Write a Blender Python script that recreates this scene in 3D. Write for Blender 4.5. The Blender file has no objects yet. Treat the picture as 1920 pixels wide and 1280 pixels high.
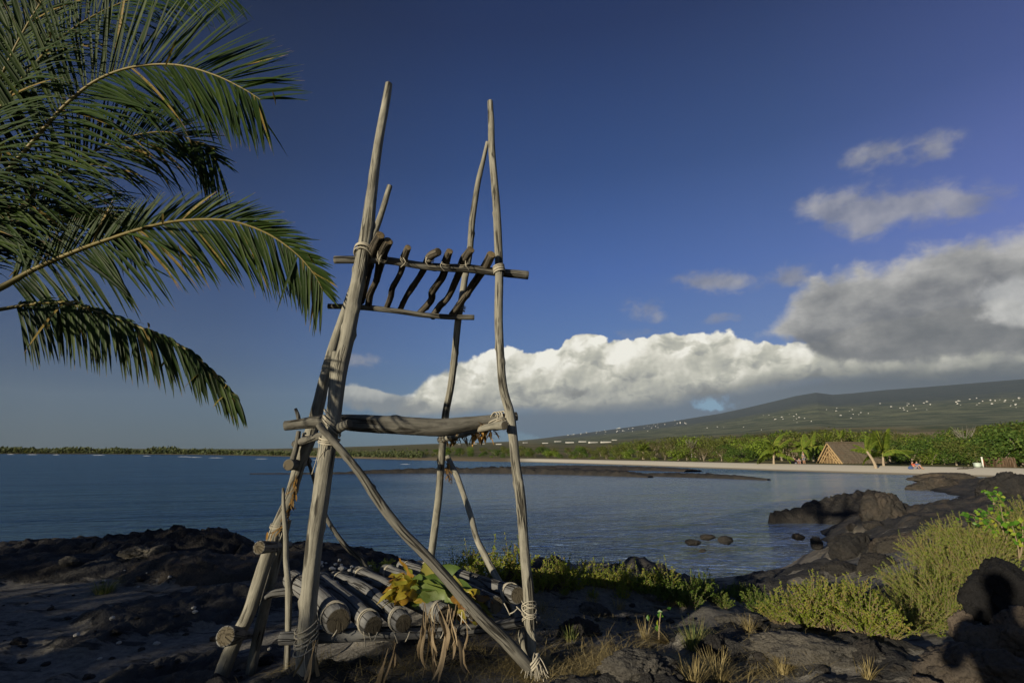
import bpy, math, random
import numpy as np
from mathutils import Vector
R = math.radians
random.seed(7); rng = np.random.default_rng(7)
scene = bpy.context.scene
COL = scene.collection

# ------------------------------------------------------------------ camera
PITCH = R(12.05); FPX = 960.0; EYE = 1.6
cam = bpy.data.cameras.new("camera"); cam_o = bpy.data.objects.new("camera", cam)
COL.objects.link(cam_o); cam_o.location = (0, 0, EYE)
cam_o.rotation_euler = (R(90) + PITCH, 0, 0)
cam.sensor_width = 36; cam.lens = 18; cam.clip_start = 0.05; cam.clip_end = 60000
scene.camera = cam_o

# ------------------------------------------------------------------ sun, exposure
SUN_AZ = R(41.7); SUN_EL = R(11.0)          # light travels towards azimuth 41.7 deg right of the view
LD = Vector((math.sin(SUN_AZ)*math.cos(SUN_EL), math.cos(SUN_AZ)*math.cos(SUN_EL), -math.sin(SUN_EL)))
sun = bpy.data.lights.new("sun", 'SUN'); sun.energy = 5.0; sun.angle = R(0.55); sun.color = (1.0, 0.88, 0.67)
sun_o = bpy.data.objects.new("sun", sun); COL.objects.link(sun_o)
sun_o.rotation_euler = LD.to_track_quat('-Z', 'Y').to_euler(); sun_o.location = (-30, -34, 12)
vs = scene.view_settings; vs.view_transform = 'Standard'; vs.look = 'None'; vs.exposure = 0.3; vs.gamma = 1.0
vs.use_curve_mapping = False
scene.render.engine = 'CYCLES'
cy = scene.cycles; cy.max_bounces = 6; cy.diffuse_bounces = 3; cy.glossy_bounces = 3; cy.transmission_bounces = 4
cy.transparent_max_bounces = 12; cy.use_denoising = True; cy.volume_bounces = 0
cy.caustics_reflective = False; cy.caustics_refractive = False
try: cy.denoiser = 'OPENIMAGEDENOISE'
except Exception: pass

# pixel helpers: a pixel of the photograph (1920 wide) to a point of the place
CP, SP = math.cos(PITCH), math.sin(PITCH)
def ray(px, py):
    vx = (px-960)/FPX; vy = -(py-640)/FPX
    return (vx, CP - vy*SP, vy*CP + SP)
def P(px, py, Y):
    d = ray(px, py); t = Y/d[1]
    return np.array((d[0]*t, Y, EYE + d[2]*t))
def G(px, py, z):
    d = ray(px, py); t = (z-EYE)/d[2]
    return np.array((d[0]*t, d[1]*t, z))
def depth(p): return p[1]*CP + (p[2]-EYE)*SP
def AE(px, py):
    d = ray(px, py); n = math.sqrt(sum(c*c for c in d))
    return math.degrees(math.atan2(d[0], d[1])), math.degrees(math.asin(d[2]/n))

# ------------------------------------------------------------------ world: sky and clouds
world = bpy.data.worlds.new("World"); scene.world = world; world.use_nodes = True
wt = world.node_tree; wt.nodes.clear()
class NB:
    """small helper that writes shader maths as nodes"""
    def __init__(s, tree): s.t = tree
    def new(s, typ, **kw):
        n = s.t.nodes.new(typ)
        for k, v in kw.items(): setattr(n, k, v)
        return n
    def put(s, sock, v):
        if hasattr(v, 'is_output'): s.t.links.new(v, sock)
        elif v is not None: sock.default_value = v
    def m(s, op, a, b=None, c=None, clamp=False):
        n = s.new('ShaderNodeMath', operation=op, use_clamp=clamp)
        s.put(n.inputs[0], a)
        if b is not None: s.put(n.inputs[1], b)
        if c is not None: s.put(n.inputs[2], c)
        return n.outputs[0]
    def add(s, a, b): return s.m('ADD', a, b)
    def sub(s, a, b): return s.m('SUBTRACT', a, b)
    def mul(s, a, b): return s.m('MULTIPLY', a, b)
    def v(s, op, a, b=None):
        n = s.new('ShaderNodeVectorMath', operation=op)
        s.put(n.inputs[0], a)
        if b is not None:
            s.put(n.inputs[3 if op == 'SCALE' else 1], b)
        return n.outputs[1] if op in ('DOT_PRODUCT', 'LENGTH') else n.outputs[0]
    def xyz(s, x, y, z=0.0):
        n = s.new('ShaderNodeCombineXYZ')
        for i, q in enumerate((x, y, z)): s.put(n.inputs[i], q)
        return n.outputs[0]
    def sep(s, a):
        n = s.new('ShaderNodeSeparateXYZ'); s.put(n.inputs[0], a); return n.outputs
    def noise(s, vec, scale, detail=4.0, rough=0.55, dist=0.0, dims='2D'):
        n = s.new('ShaderNodeTexNoise', noise_dimensions=dims)
        s.put(n.inputs['Vector'], vec); n.inputs['Scale'].default_value = scale
        n.inputs['Detail'].default_value = detail; n.inputs['Roughness'].default_value = rough
        n.inputs['Distortion'].default_value = dist
        return n.outputs['Fac']
    def voro(s, vec, scale, detail=2.0, rough=0.5, smooth=0.4, dims='2D'):
        n = s.new('ShaderNodeTexVoronoi', feature='SMOOTH_F1', normalize=True, voronoi_dimensions=dims)
        s.put(n.inputs['Vector'], vec); n.inputs['Scale'].default_value = scale
        n.inputs['Detail'].default_value = detail; n.inputs['Roughness'].default_value = rough
        n.inputs['Smoothness'].default_value = smooth
        return n.outputs['Distance']
    def sstep(s, x, a, b):
        n = s.new('ShaderNodeMapRange', interpolation_type='SMOOTHSTEP'); n.clamp = True
        s.put(n.inputs[0], x); s.put(n.inputs[1], a); s.put(n.inputs[2], b)
        return n.outputs[0]
    def lin(s, x, a, b, c=0.0, d=1.0):
        n = s.new('ShaderNodeMapRange'); n.clamp = True
        for i, q in enumerate((x, a, b, c, d)): s.put(n.inputs[i], q)
        return n.outputs[0]
    def mix(s, f, a, b, bt='MIX'):
        n = s.new('ShaderNodeMix', data_type='RGBA', blend_type=bt)
        s.put(n.inputs[0], f); s.put(n.inputs[6], a); s.put(n.inputs[7], b)
        return n.outputs[2]
    def ramp(s, f, stops, interp='LINEAR'):
        n = s.new('ShaderNodeValToRGB'); n.color_ramp.interpolation = interp
        e = n.color_ramp.elements
        while len(e) < len(stops): e.new(0.5)
        for i, (p, c) in enumerate(stops):
            e[i].position = p; e[i].color = (c[0], c[1], c[2], 1.0)
        s.put(n.inputs[0], f); return n.outputs[0]
    def curve(s, x, x0, x1, y0, y1, pts):
        """piecewise curve through (x, y) points"""
        t = s.lin(x, x0, x1)
        n = s.new('ShaderNodeFloatCurve'); cu = n.mapping.curves[0]
        pts = [((a-x0)/(x1-x0), (b-y0)/(y1-y0)) for a, b in pts]
        while len(cu.points) < len(pts): cu.points.new(0.5, 0.5)
        for q, (a, b) in zip(cu.points, sorted(pts)): q.location = (min(max(a, 0), 1), min(max(b, 0), 1))
        n.mapping.update(); s.put(n.inputs['Value'], t)
        return s.m('MULTIPLY_ADD', n.outputs[0], y1-y0, y0)

def build_sky():
    b = NB(wt)
    tc = b.new('ShaderNodeTexCoord').outputs['Generated']
    sky = b.new('ShaderNodeTexSky', sky_type='NISHITA'); sky.sun_disc = False
    sky.sun_elevation = SUN_EL
    sky.sun_rotation = math.pi + SUN_AZ
    sky.air_density = 1.0; sky.dust_density = 0.35; sky.ozone_density = 3.0; sky.altitude = 0
    dx, dy, dz = b.sep(tc)
    # deep polarised blue: raise the contrast of the physical sky
    skyc = b.v('SCALE', sky.outputs[0], SKY_STRENGTH)
    g = b.new('ShaderNodeGamma'); b.put(g.inputs[0], skyc); g.inputs[1].default_value = SKY_GAMMA
    skyc = b.mix(1.0, g.outputs[0], SKY_TINT, 'MULTIPLY')
    u = b.m('MULTIPLY', b.m('ARCTAN2', dx, dy), 57.29578)
    v = b.m('MULTIPLY', b.m('ARCSINE', dz), 57.29578)
    uv = b.xyz(u, v, 0.0)
    # the polarised, deep blue part of the sky opposite the sun
    deep = b.ramp(b.lin(v, 0.0, 60.0), [(0.0, (0.100, 0.178, 0.245)), (0.07, (0.098, 0.195, 0.335)), (0.17, (0.085, 0.175, 0.40)), (0.32, (0.050, 0.118, 0.36)),
                  (0.50, (0.023, 0.062, 0.205)), (0.72, (0.010, 0.026, 0.100)), (1.0, (0.005, 0.012, 0.055))])
    side = b.ramp(b.lin(u, -50.0, 50.0), [(0.0, (0.31, 0.33, 0.36)), (0.2, (0.42, 0.45, 0.47)), (0.45, (0.88, 0.93, 0.95)), (0.6, (1.05, 1.05, 1.05)), (0.8, (1.5, 1.2, 1.1)), (1.0, (2.4, 1.4, 1.3))])
    deep = b.mix(1.0, deep, side, 'MULTIPLY')
    skyc = b.mix(b.mul(b.sstep(dy, -0.1, 0.45), 0.86), skyc, deep)
    # noise fields (degrees)
    warp = b.new('ShaderNodeTexNoise', noise_dimensions='2D'); b.put(warp.inputs['Vector'], uv); warp.inputs['Scale'].default_value = 0.35
    warp.inputs['Detail'].default_value = 3
    wv = b.v('SCALE', b.v('SUBTRACT', warp.outputs['Color'], (0.5, 0.5, 0.5)), 1.7)
    uvw = b.v('ADD', uv, wv)
    def billow(vec):
        a = b.sub(1.0, b.voro(b.v('MULTIPLY', vec, (1, 1.25, 1)), 0.36, 2.0, 0.42, 0.35))
        return a
    bl = billow(uvw)
    bl2 = billow(b.v('ADD', uvw, (0.50, -0.38, 0.0)))
    fine = b.noise(uv, 0.75, 7, 0.56)
    fine2 = b.noise(b.v('ADD', uv, (0.30, -0.22, 0)), 0.75, 4, 0.5)
    soft = b.noise(b.v('MULTIPLY', uv, (1.0, 1.7, 1.0)), 0.22, 6, 0.6)
    wisp = b.noise(b.v('MULTIPLY', uv, (0.7, 1.1, 1.0)), 0.62, 8, 0.60, 0.15)
    def C(pts): return [AE(x, y) for x, y in pts]
    col = skyc
    # --- distant shaded rain layer under the cumulus
    top = C([(600, 800), (760, 790), (960, 772), (1300, 760), (1920, 700)])
    band = C([(560, 850), (800, 845), (905, 822), (980, 813), (1100, 840), (1300, 880), (1920, 880)])
    t0 = b.curve(u, -24, 46, -6, 18, [(a, c) for a, c in C([(560, 790), (960, 770), (1150, 745), (1300, 735), (1920, 640)])])
    b0 = b.curve(u, -24, 46, -6, 18, [(a, c) for a, c in C([(560, 800), (800, 795), (880, 800), (940, 812), (1020, 822), (1120, 845), (1300, 860), (1920, 860)])])
    n0 = b.mul(b.sub(fine, 0.5), 1.6)
    a0 = b.mul(b.sstep(b.add(b.sub(v, b0), n0), -0.25, 0.55), b.sub(1.0, b.sstep(b.sub(v, t0), -1.0, 1.0)))
    a0 = b.mul(a0, b.lin(u, AE(790, 800)[0], AE(980, 800)[0]))
    # a hole of clear sky in it
    hu, hv = AE(1332, 756)
    q = b.v('LENGTH', b.v('MULTIPLY', b.v('SUBTRACT', b.v('ADD', uv, b.xyz(b.mul(b.sub(wisp, 0.5), 3.4), b.mul(b.sub(fine, 0.5), 2.6), 0.0)), (hu, hv, 0)), (1/2.2, 1/0.85, 0)))
    a0 = b.mul(a0, b.sstep(q, 0.45, 1.15))
    c0 = b.mix(b.lin(v, 1.5, 7.0), (0.085, 0.130, 0.190, 1), (0.125, 0.150, 0.185, 1))
    c0 = b.mix(b.lin(u, 18, 40), c0, (0.066, 0.082, 0.096, 1))
    hole = b.mul(b.sub(1.0, b.sstep(q, 0.4, 1.1)), 1.0)
    col = b.mix(b.mul(hole, 0.85), col, (0.20, 0.34, 0.46, 1))
    col = b.mix(b.mul(a0, 0.92), col, c0)
    # --- sunlit cumulus bank
    tp = [(700, 775), (755, 752), (775, 738), (800, 712), (850, 686), (900, 668), (960, 660), (1035, 666), (1064, 640), (1100, 632),
          (1160, 642), (1205, 636), (1240, 622), (1290, 634), (1330, 627), (1420, 642), (1500, 648), (1600, 620), (1920, 560)]
    bp = [(700, 778), (800, 780), (900, 776), (1000, 773), (1150, 766), (1250, 757), (1330, 745), (1450, 728), (1600, 712), (1750, 704), (1920, 694)]
    t1 = b.curve(u, -18, 46, -2, 24, C(tp))
    b1 = b.curve(u, -18, 46, -2, 24, C(bp))
    bigA = b.sub(1.0, b.voro(b.v('MULTIPLY', uvw, (1, 1.35, 1)), 0.16, 1.0, 0.5, 0.5))
    bigB = b.sub(1.0, b.voro(b.v('MULTIPLY', b.v('ADD', uvw, (1.1, -0.95, 0.0)), (1, 1.35, 1)), 0.16, 1.0, 0.5, 0.5))
    bump = b.add(b.add(b.mul(b.sub(bl, 0.60), 1.9), b.mul(b.sub(bigA, 0.60), 1.2)), b.mul(b.sub(fine, 0.5), 1.1))
    d1 = b.add(b.sub(t1, v), bump)
    a1 = b.mul(b.sstep(d1, 0.0, b.lin(u, -12, -2, 1.3, 0.32)), b.sstep(b.add(b.sub(v, b1), b.mul(b.sub(soft, 0.5), 1.2)), -0.55, 0.75))
    relief = b.add(b.add(b.mul(b.sub(bl, bl2), 0.62), b.mul(b.sub(fine, fine2), 0.34)), b.mul(b.sub(bigA, bigB), 1.0))
    hgt = b.lin(b.m('DIVIDE', b.sub(v, b1), b.m('MAXIMUM', b.sub(t1, b1), 0.5)), 0.0, 1.0)
    patch = b.noise(b.v('MULTIPLY', b.v('ADD', uvw, (9, 4, 0)), (0.8, 1.5, 1)), 0.30, 4, 0.55)
    s1 = b.add(b.add(b.mul(hgt, 0.46), 0.47), relief)
    s1 = b.sub(s1, b.mul(b.sstep(patch, 0.50, 0.68), 0.34))
    s1 = b.add(s1, b.mul(b.sub(soft, 0.5), 0.35))
    # the bank darkens into its flat base
    c1 = b.ramp(s1, [(0.0, (0.20, 0.205, 0.20)), (0.30, (0.33, 0.335, 0.31)), (0.58, (0.50, 0.495, 0.42)), (0.80, (0.70, 0.68, 0.585)), (1.0, (0.90, 0.88, 0.79))])
    edge = b.mul(b.sub(1.0, b.sstep(b.add(b.sub(v, b1), b.mul(b.sub(soft, 0.5), 1.0)), 0.0, 1.9)), 0.75)
    c1 = b.mix(edge, c1, b.mix(b.lin(u, 12, 32), (0.155, 0.175, 0.198, 1), (0.088, 0.102, 0.115, 1)))
    col = b.mix(a1, col, c1)
    # --- thin patches of cloud
    def blob(px, py, rx, ry, w=1.0):
        cu, cv = AE(px, py); ru = abs(AE(px+rx, py)[0]-cu); rv = abs(AE(px, py-ry)[1]-cv)
        dq = b.v('MULTIPLY', b.v('SUBTRACT', uv, (cu, cv, 0)), (1/ru, 1/rv, 0))
        return b.mul(b.m('EXPONENT', b.mul(b.v('DOT_PRODUCT', dq, dq), -1.0)), w)
    def patchset(lst, lo, hi, amp):
        f = None
        for e in lst:
            g_ = blob(*e); f = g_ if f is None else b.add(f, g_)
        return b.mul(b.sstep(b.add(b.mul(f, 1.0), b.mul(b.sub(wisp, 0.5), amp)), lo, hi), b.sstep(f, 0.10, 0.40))
    thin = patchset([(1590, 390, 90, 32, 1.2), (1700, 388, 110, 34, 1.2), (1815, 384, 84, 32, 1.1), (1625, 425, 44, 34, .9), (1535, 380, 44, 22, .9),
                     (1655, 288, 62, 28, 1.0), (1755, 272, 54, 30, 1.1), (1610, 300, 40, 22, .7),
                     (1310, 525, 50, 20, 1.0), (1375, 530, 58, 20, 1.1), (1490, 515, 38, 28, 1.0), (1478, 530, 18, 14, .5),
                     (1205, 578, 38, 20, 1.0), (1232, 595, 20, 12, .5), (1350, 597, 45, 11, .85),
                     (1190, 625, 60, 10, .6), (680, 676, 44, 14, .9), (650, 668, 30, 12, .7)], 0.18, 1.45, 1.9)
    tc_ = b.mix(b.lin(relief, -0.25, 0.35), (0.20, 0.215, 0.27, 1), (0.40, 0.395, 0.41, 1))
    col = b.mix(b.mul(thin, 0.80), col, tc_)
    lowc = patchset([(675, 737, 40, 13, 1.1), (640, 735, 40, 14, 1.0), (720, 745, 40, 9, .9), (700, 765, 80, 14, .6), (770, 760, 70, 20, .8)], 0.35, 0.95, 1.5)
    lc_ = b.mix(b.lin(b.add(b.mul(b.sub(v, AE(700, 748)[1]), 0.45), relief), -0.1, 0.7), (0.20, 0.215, 0.225, 1), (0.58, 0.57, 0.51, 1))
    col = b.mix(b.mul(lowc, 0.85), col, lc_)
    # --- big grey cloud in shade, upper right
    tp2 = [(1380, 690), (1425, 632), (1452, 598), (1480, 555), (1530, 515), (1600, 497), (1640, 490), (1700, 468), (1760, 448), (1800, 436), (1860, 428), (1920, 430), (2100, 440)]
    bp2 = [(1380, 640), (1450, 628), (1490, 640), (1540, 670), (1600, 682), (1700, 682), (1800, 672), (1920, 668), (2100, 660)]
    t2 = b.curve(u, 22, 52, -2, 24, C(tp2)); b2 = b.curve(u, 22, 52, -2, 24, C(bp2))
    sb = b.add(b.mul(b.sub(b.noise(uvw, 0.30, 5, 0.55), 0.5), 3.2), b.mul(b.sub(fine, 0.5), 0.9))
    d2 = b.add(b.sub(t2, v), sb)
    a2 = b.mul(b.sstep(b.add(d2, b.mul(b.sub(wisp, 0.5), 2.2)), -0.5, 1.9), b.sstep(b.add(b.sub(v, b2), b.mul(b.sub(fine, 0.5), 1.6)), -0.5, 0.7))
    a2 = b.mul(a2, b.sstep(u, 23.5, 25.5))
    # bright break at the right
    ku, kv = AE(1905, 552)
    kq = b.v('LENGTH', b.v('MULTIPLY', b.v('SUBTRACT', b.v('ADD', uv, b.xyz(b.mul(b.sub(fine, 0.5), 3.0), b.mul(b.sub(bl, .6), 3.2), 0.0)), (ku, kv, 0)), (1/2.6, 1/2.2, 0)))
    sh2 = b.add(b.mul(b.lin(d2, 0.0, 6.5), -0.80), 0.92)
    sh2 = b.add(sh2, b.add(b.mul(b.sub(soft, 0.5), 1.2), b.mul(b.sub(bigA, 0.6), 0.6)))
    sh2 = b.add(sh2, b.mul(relief, 0.20))
    c2 = b.ramp(sh2, [(0.0, (0.125, 0.135, 0.150)), (0.35, (0.195, 0.20, 0.207)), (0.7, (0.32, 0.32, 0.31)), (1.0, (0.47, 0.46, 0.445))])
    c2 = b.mix(b.sub(1.0, b.sstep(kq, 0.55, 1.15)), c2, b.mix(b.lin(relief, -0.3, 0.35), (0.34, 0.345, 0.345, 1), (0.66, 0.65, 0.62, 1)))
    col = b.mix(b.mul(a2, 0.97), col, c2)
    # under the horizon: plain dark sea colour (never seen, keeps bounce light sane)
    col = b.mix(b.sstep(dz, -0.06, -0.01), (0.03, 0.04, 0.05, 1), col)
    bg = b.new('ShaderNodeBackground'); b.put(bg.inputs[0], col); bg.inputs[1].default_value = 0.82
    out = b.new('ShaderNodeOutputWorld'); wt.links.new(bg.outputs[0], out.inputs[0])
SKY_STRENGTH = 0.075; SKY_GAMMA = 1.15; SKY_TINT = (1.0, 1.0, 1.15, 1)
build_sky()
world.cycles.sampling_method = 'MANUAL'; world.cycles.sample_map_resolution = 512

# ================================================================== helpers
def tag(o, label=None, cat=None, group=None, kind=None):
    if label: o['label'] = label
    if cat: o['category'] = cat
    if group: o['group'] = group
    if kind: o['kind'] = kind
    return o
def empty(name, loc, label=None, cat=None, group=None):
    o = bpy.data.objects.new(name, None); COL.objects.link(o); o.location = tuple(float(c) for c in loc)
    o.empty_display_size = 0.1
    return tag(o, label, cat, group)
def link(name, me, parent=None, loc=None):
    o = bpy.data.objects.new(name, me); COL.objects.link(o)
    if loc is not None: o.location = tuple(float(c) for c in loc)
    if parent is not None: o.parent = parent
    return o
def copy_tree(o, parent=None, names=()):
    c = o.copy(); COL.objects.link(c)
    if parent is not None: c.parent = parent; c.matrix_parent_inverse = o.matrix_parent_inverse.copy()
    for ch in list(o.children): copy_tree(ch, c)
    return c

class MB:
    """collects vertices, faces and per-vertex data into ONE mesh"""
    def __init__(s): s.V = []; s.F = []; s.n = 0; s.A = {}; s.M = []
    def add(s, V, F, mat=0, **attrs):
        V = np.asarray(V, float).reshape(-1, 3)
        for k, a in attrs.items(): s.A.setdefault(k, []).append((s.n, np.asarray(a, float)))
        s.V.append(V)
        for f in F:
            f = np.asarray(f, int)
            if f.size: s.F.append(f + s.n); s.M.append(mat)
        s.n += len(V); return s
    def mesh(s, name, mats, smooth=True, origin=(0, 0, 0)):
        V = np.concatenate(s.V) - np.asarray(origin, float)
        me = bpy.data.meshes.new(name)
        me.vertices.add(len(V)); me.vertices.foreach_set('co', V.ravel().astype(np.float32))
        tot = []; loops = []; mi = []
        for f, m in zip(s.F, s.M):
            tot.append(np.full(len(f), f.shape[1])); loops.append(f.ravel()); mi.append(np.full(len(f), m))
        tot = np.concatenate(tot); loops = np.concatenate(loops); mi = np.concatenate(mi)
        me.loops.add(len(loops)); me.loops.foreach_set('vertex_index', loops.astype(np.int32))
        me.polygons.add(len(tot)); st = np.concatenate(([0], np.cumsum(tot)[:-1]))
        me.polygons.foreach_set('loop_start', st.astype(np.int32)); me.polygons.foreach_set('loop_total', tot.astype(np.int32))
        me.polygons.foreach_set('material_index', mi.astype(np.int32))
        me.polygons.foreach_set('use_smooth', np.full(len(tot), smooth))
        for k, lst in s.A.items():
            d = lst[0][1].shape[1] if lst[0][1].ndim == 2 else 1
            arr = np.zeros((len(V), d))
            for st_, a in lst: arr[st_:st_+len(a)] = a.reshape(len(a), d)
            at = me.attributes.new(k, 'FLOAT_VECTOR' if d == 3 else 'FLOAT', 'POINT')
            at.data.foreach_set('vector' if d == 3 else 'value', arr.ravel().astype(np.float32))
        for m in (mats if isinstance(mats, (list, tuple)) else [mats]): me.materials.append(m)
        me.update(calc_edges=True); me.validate()
        return me
    def obj(s, name, mats, parent=None, smooth=True, origin=None):
        """origin: world point; with a parent Empty the mesh is stored relative to the parent"""
        o0 = np.array(parent.location) if (parent is not None and origin is None) else np.array(origin if origin is not None else (0, 0, 0))
        me = s.mesh(name, mats, smooth, o0)
        o = bpy.data.objects.new(name, me); COL.objects.link(o)
        if parent is not None: o.parent = parent
        elif origin is not None: o.location = tuple(float(c) for c in origin)
        return o

# ---- gradient noise
_perm = np.random.default_rng(3).permutation(256); _perm = np.concatenate([_perm]*3)
_g = np.random.default_rng(4).normal(size=(256, 3)); _g /= np.linalg.norm(_g, axis=1)[:, None]
def pnoise(p):
    p = np.asarray(p, float); i = np.floor(p).astype(int); f = p - i; i &= 255
    w = f*f*f*(f*(f*6-15)+10); out = 0
    for dx in (0, 1):
        for dy in (0, 1):
            for dz in (0, 1):
                h = _perm[_perm[_perm[i[..., 0]+dx] + i[..., 1]+dy] + i[..., 2]+dz]
                g = _g[h & 255]
                d = (g*(f - np.array((dx, dy, dz)))).sum(-1)
                out = out + d*(w[..., 0] if dx else 1-w[..., 0])*(w[..., 1] if dy else 1-w[..., 1])*(w[..., 2] if dz else 1-w[..., 2])
    return out*1.6
def fbm(p, octv=4, lac=2.03, gain=0.5, ridged=False):
    p = np.asarray(p, float); a = 1.0; s = 0; tot = 0
    for k in range(octv):
        n = pnoise(p + 17.3*k)
        if ridged: n = 1 - 2*np.abs(n)
        s = s + a*n; tot += a; p = p*lac; a *= gain
    return s/tot
def sst(x, a, b):
    t = np.clip((np.asarray(x, float)-a)/(b-a), 0, 1); return t*t*(3-2*t)

# ---- curves and tubes
def crom(pts, step):
    """Catmull-Rom through pts (n,k: xyz + extra columns), resampled"""
    p = np.asarray(pts, float); p = np.vstack([2*p[0]-p[1], p, 2*p[-1]-p[-2]]); out = []
    for i in range(1, len(p)-2):
        L = np.linalg.norm(p[i+1][:3]-p[i][:3]); n = max(1, int(round(L/step)))
        t = np.linspace(0, 1, n, endpoint=False)[:, None]
        a, b_, c, d = p[i-1], p[i], p[i+1], p[i+2]
        out.append(0.5*((2*b_) + (-a+c)*t + (2*a-5*b_+4*c-d)*t*t + (-a+3*b_-3*c+d)*t**3))
    out.append(p[-2][None]); return np.vstack(out)
def frames(c):
    T = np.gradient(c, axis=0); T /= np.linalg.norm(T, axis=1)[:, None]+1e-12
    n = np.cross(T[0], (0.3, 0.9, 0.2)); n /= np.linalg.norm(n); Ns = [n]
    for i in range(1, len(c)):
        n = Ns[-1] - T[i]*np.dot(Ns[-1], T[i]); n /= np.linalg.norm(n)+1e-12; Ns.append(n)
    Ns = np.array(Ns); return T, Ns, np.cross(T, Ns)
def tube(mb, pts, n=16, step=0.04, rough=0.05, seed=0, mat=0, knots=0, caps=True, flat=None, bark=0.0):
    """pts: (k,4) xyz+radius"""
    c = crom(pts, step); r = np.maximum(c[:, 3], 1e-4); c = c[:, :3]
    T, N_, B = frames(c); m = len(c)
    s = np.concatenate([[0], np.cumsum(np.linalg.norm(np.diff(c, axis=0), axis=1))])
    th = np.linspace(0, 2*np.pi, n, endpoint=False)
    ct, st_ = np.cos(th), np.sin(th)
    q = np.stack([np.broadcast_to(ct, (m, n)), np.broadcast_to(st_, (m, n)), np.broadcast_to((s*2.2)[:, None], (m, n))], -1)
    off = np.array((seed*3.71, seed*1.37, seed*7.1))
    dr = 1 + rough*fbm(q*1.1+off, 2) + rough*0.7*fbm(q*np.array((2.6, 2.6, 5.0))+off, 2)
    if bark: dr += bark*(np.clip(fbm(q*np.array((3.2, 3.2, .35))+off*2, 2, ridged=True)-0.25, 0, 1)*-1)
    rr = np.random.default_rng(seed+100)
    for k in range(knots):
        ks = rr.uniform(0.05, 0.95)*s[-1]; ka = rr.uniform(0, 2*np.pi); kr = rr.uniform(0.35, 0.7)
        da = np.angle(np.exp(1j*(th-ka)))[None, :]; ds = (s-ks)[:, None]/(r[:, None]*0.9)
        dr += rr.uniform(0.12, 0.42)*np.exp(-(da/kr)**2*2.2 - ds**2*2.6)
    V = c[:, None, :] + (N_[:, None, :]*ct[None, :, None] + B[:, None, :]*st_[None, :, None])*(r[:, None]*dr)[..., None]
    V = V.reshape(-1, 3)
    i = np.arange(m-1)[:, None]*n; j = np.arange(n)[None, :]; j2 = (j+1) % n
    F = np.stack([i+j, i+j2, i+n+j2, i+n+j], -1).reshape(-1, 4)
    grain = np.stack([np.broadcast_to(ct, (m, n))*r[:, None], np.broadcast_to(st_, (m, n))*r[:, None], np.broadcast_to(s[:, None], (m, n))], -1).reshape(-1, 3) + np.array((seed*0.77, seed*0.31, seed*2.3))
    cap = np.zeros(m*n)
    Fl = [F]
    if caps:
        ex = []; eg = []; base = m*n; tris = []
        for end, idx, sgn in ((0, 0, -1), (1, m-1, 1)):
            ring = V[idx*n:(idx+1)*n]; cc = c[idx]
            # small bevel ring, then duplicate ring flagged as cut end
            inner = cc + (ring-cc)*0.90 + T[idx]*sgn*r[idx]*0.07
            inner2 = cc + (ring-cc)*0.86 + T[idx]*sgn*r[idx]*0.075
            b0 = base + len(ex); ex += list(inner) + list(inner2) + [cc + T[idx]*sgn*r[idx]*0.06]
            eg += list(grain[idx*n:(idx+1)*n])*2 + [grain[idx*n]]
            for k in range(n):
                k2 = (k+1) % n; a, b_ = idx*n+k, idx*n+k2
                qd = [a, b0+k, b0+k2, b_] if sgn < 0 else [a, b_, b0+k2, b0+k]
                tris.append(qd)
                qd = [b0+k, b0+n+k, b0+n+k2, b0+k2] if sgn < 0 else [b0+k, b0+k2, b0+n+k2, b0+n+k]
                tris.append(qd)
            tri = [[b0+2*n, b0+n+k, b0+n+(k+1) % n][::sgn] for k in range(n)]
            Fl.append(np.array(tri))
            cap = np.concatenate([cap, np.zeros(n), np.ones(n+1)])
        V = np.vstack([V, np.array(ex)]); grain = np.vstack([grain, np.array(eg)])
        Fl.append(np.array(tris))
    mb.add(V, Fl, mat, grain=grain, cut=cap)
    return c, r
def coil(mb, center, axis, rad, turns=4, height=0.05, rr=0.006, seed=0, tilt=0.25):
    """rope wound round a pole: a few slightly tilted turns"""
    a = np.asarray(axis, float); a /= np.linalg.norm(a); rg = np.random.default_rng(seed)
    u = np.cross(a, (0.2, 1, 0.1)); u /= np.linalg.norm(u); w = np.cross(a, u)
    ang = np.linspace(0, 2*np.pi*turns, int(turns*20)); k = ang/(2*np.pi*turns)
    ph = rg.uniform(0, 6.28); wob = tilt*rad*np.sin(ang*1.0+ph) + 0.35*tilt*rad*np.sin(ang*0.37+ph*2)
    hh = (k-0.5)*height + wob
    r = rad + rr*(0.8 + 0.5*np.sin(ang*0.9+seed))
    pts = np.asarray(center) + u*(np.cos(ang)*r)[:, None] + w*(np.sin(ang)*r)[:, None] + a*hh[:, None]
    tube(mb, np.hstack([pts, np.full((len(pts), 1), rr)]), n=6, step=1.0, rough=0.0, caps=False, seed=seed)
def string(mb, pts, rr=0.005, seed=0, n=5):
    p = np.asarray(pts, float); tube(mb, np.hstack([p, np.full((len(p), 1), rr)]), n=n, step=0.02, rough=0.0, caps=False, seed=seed)

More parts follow.
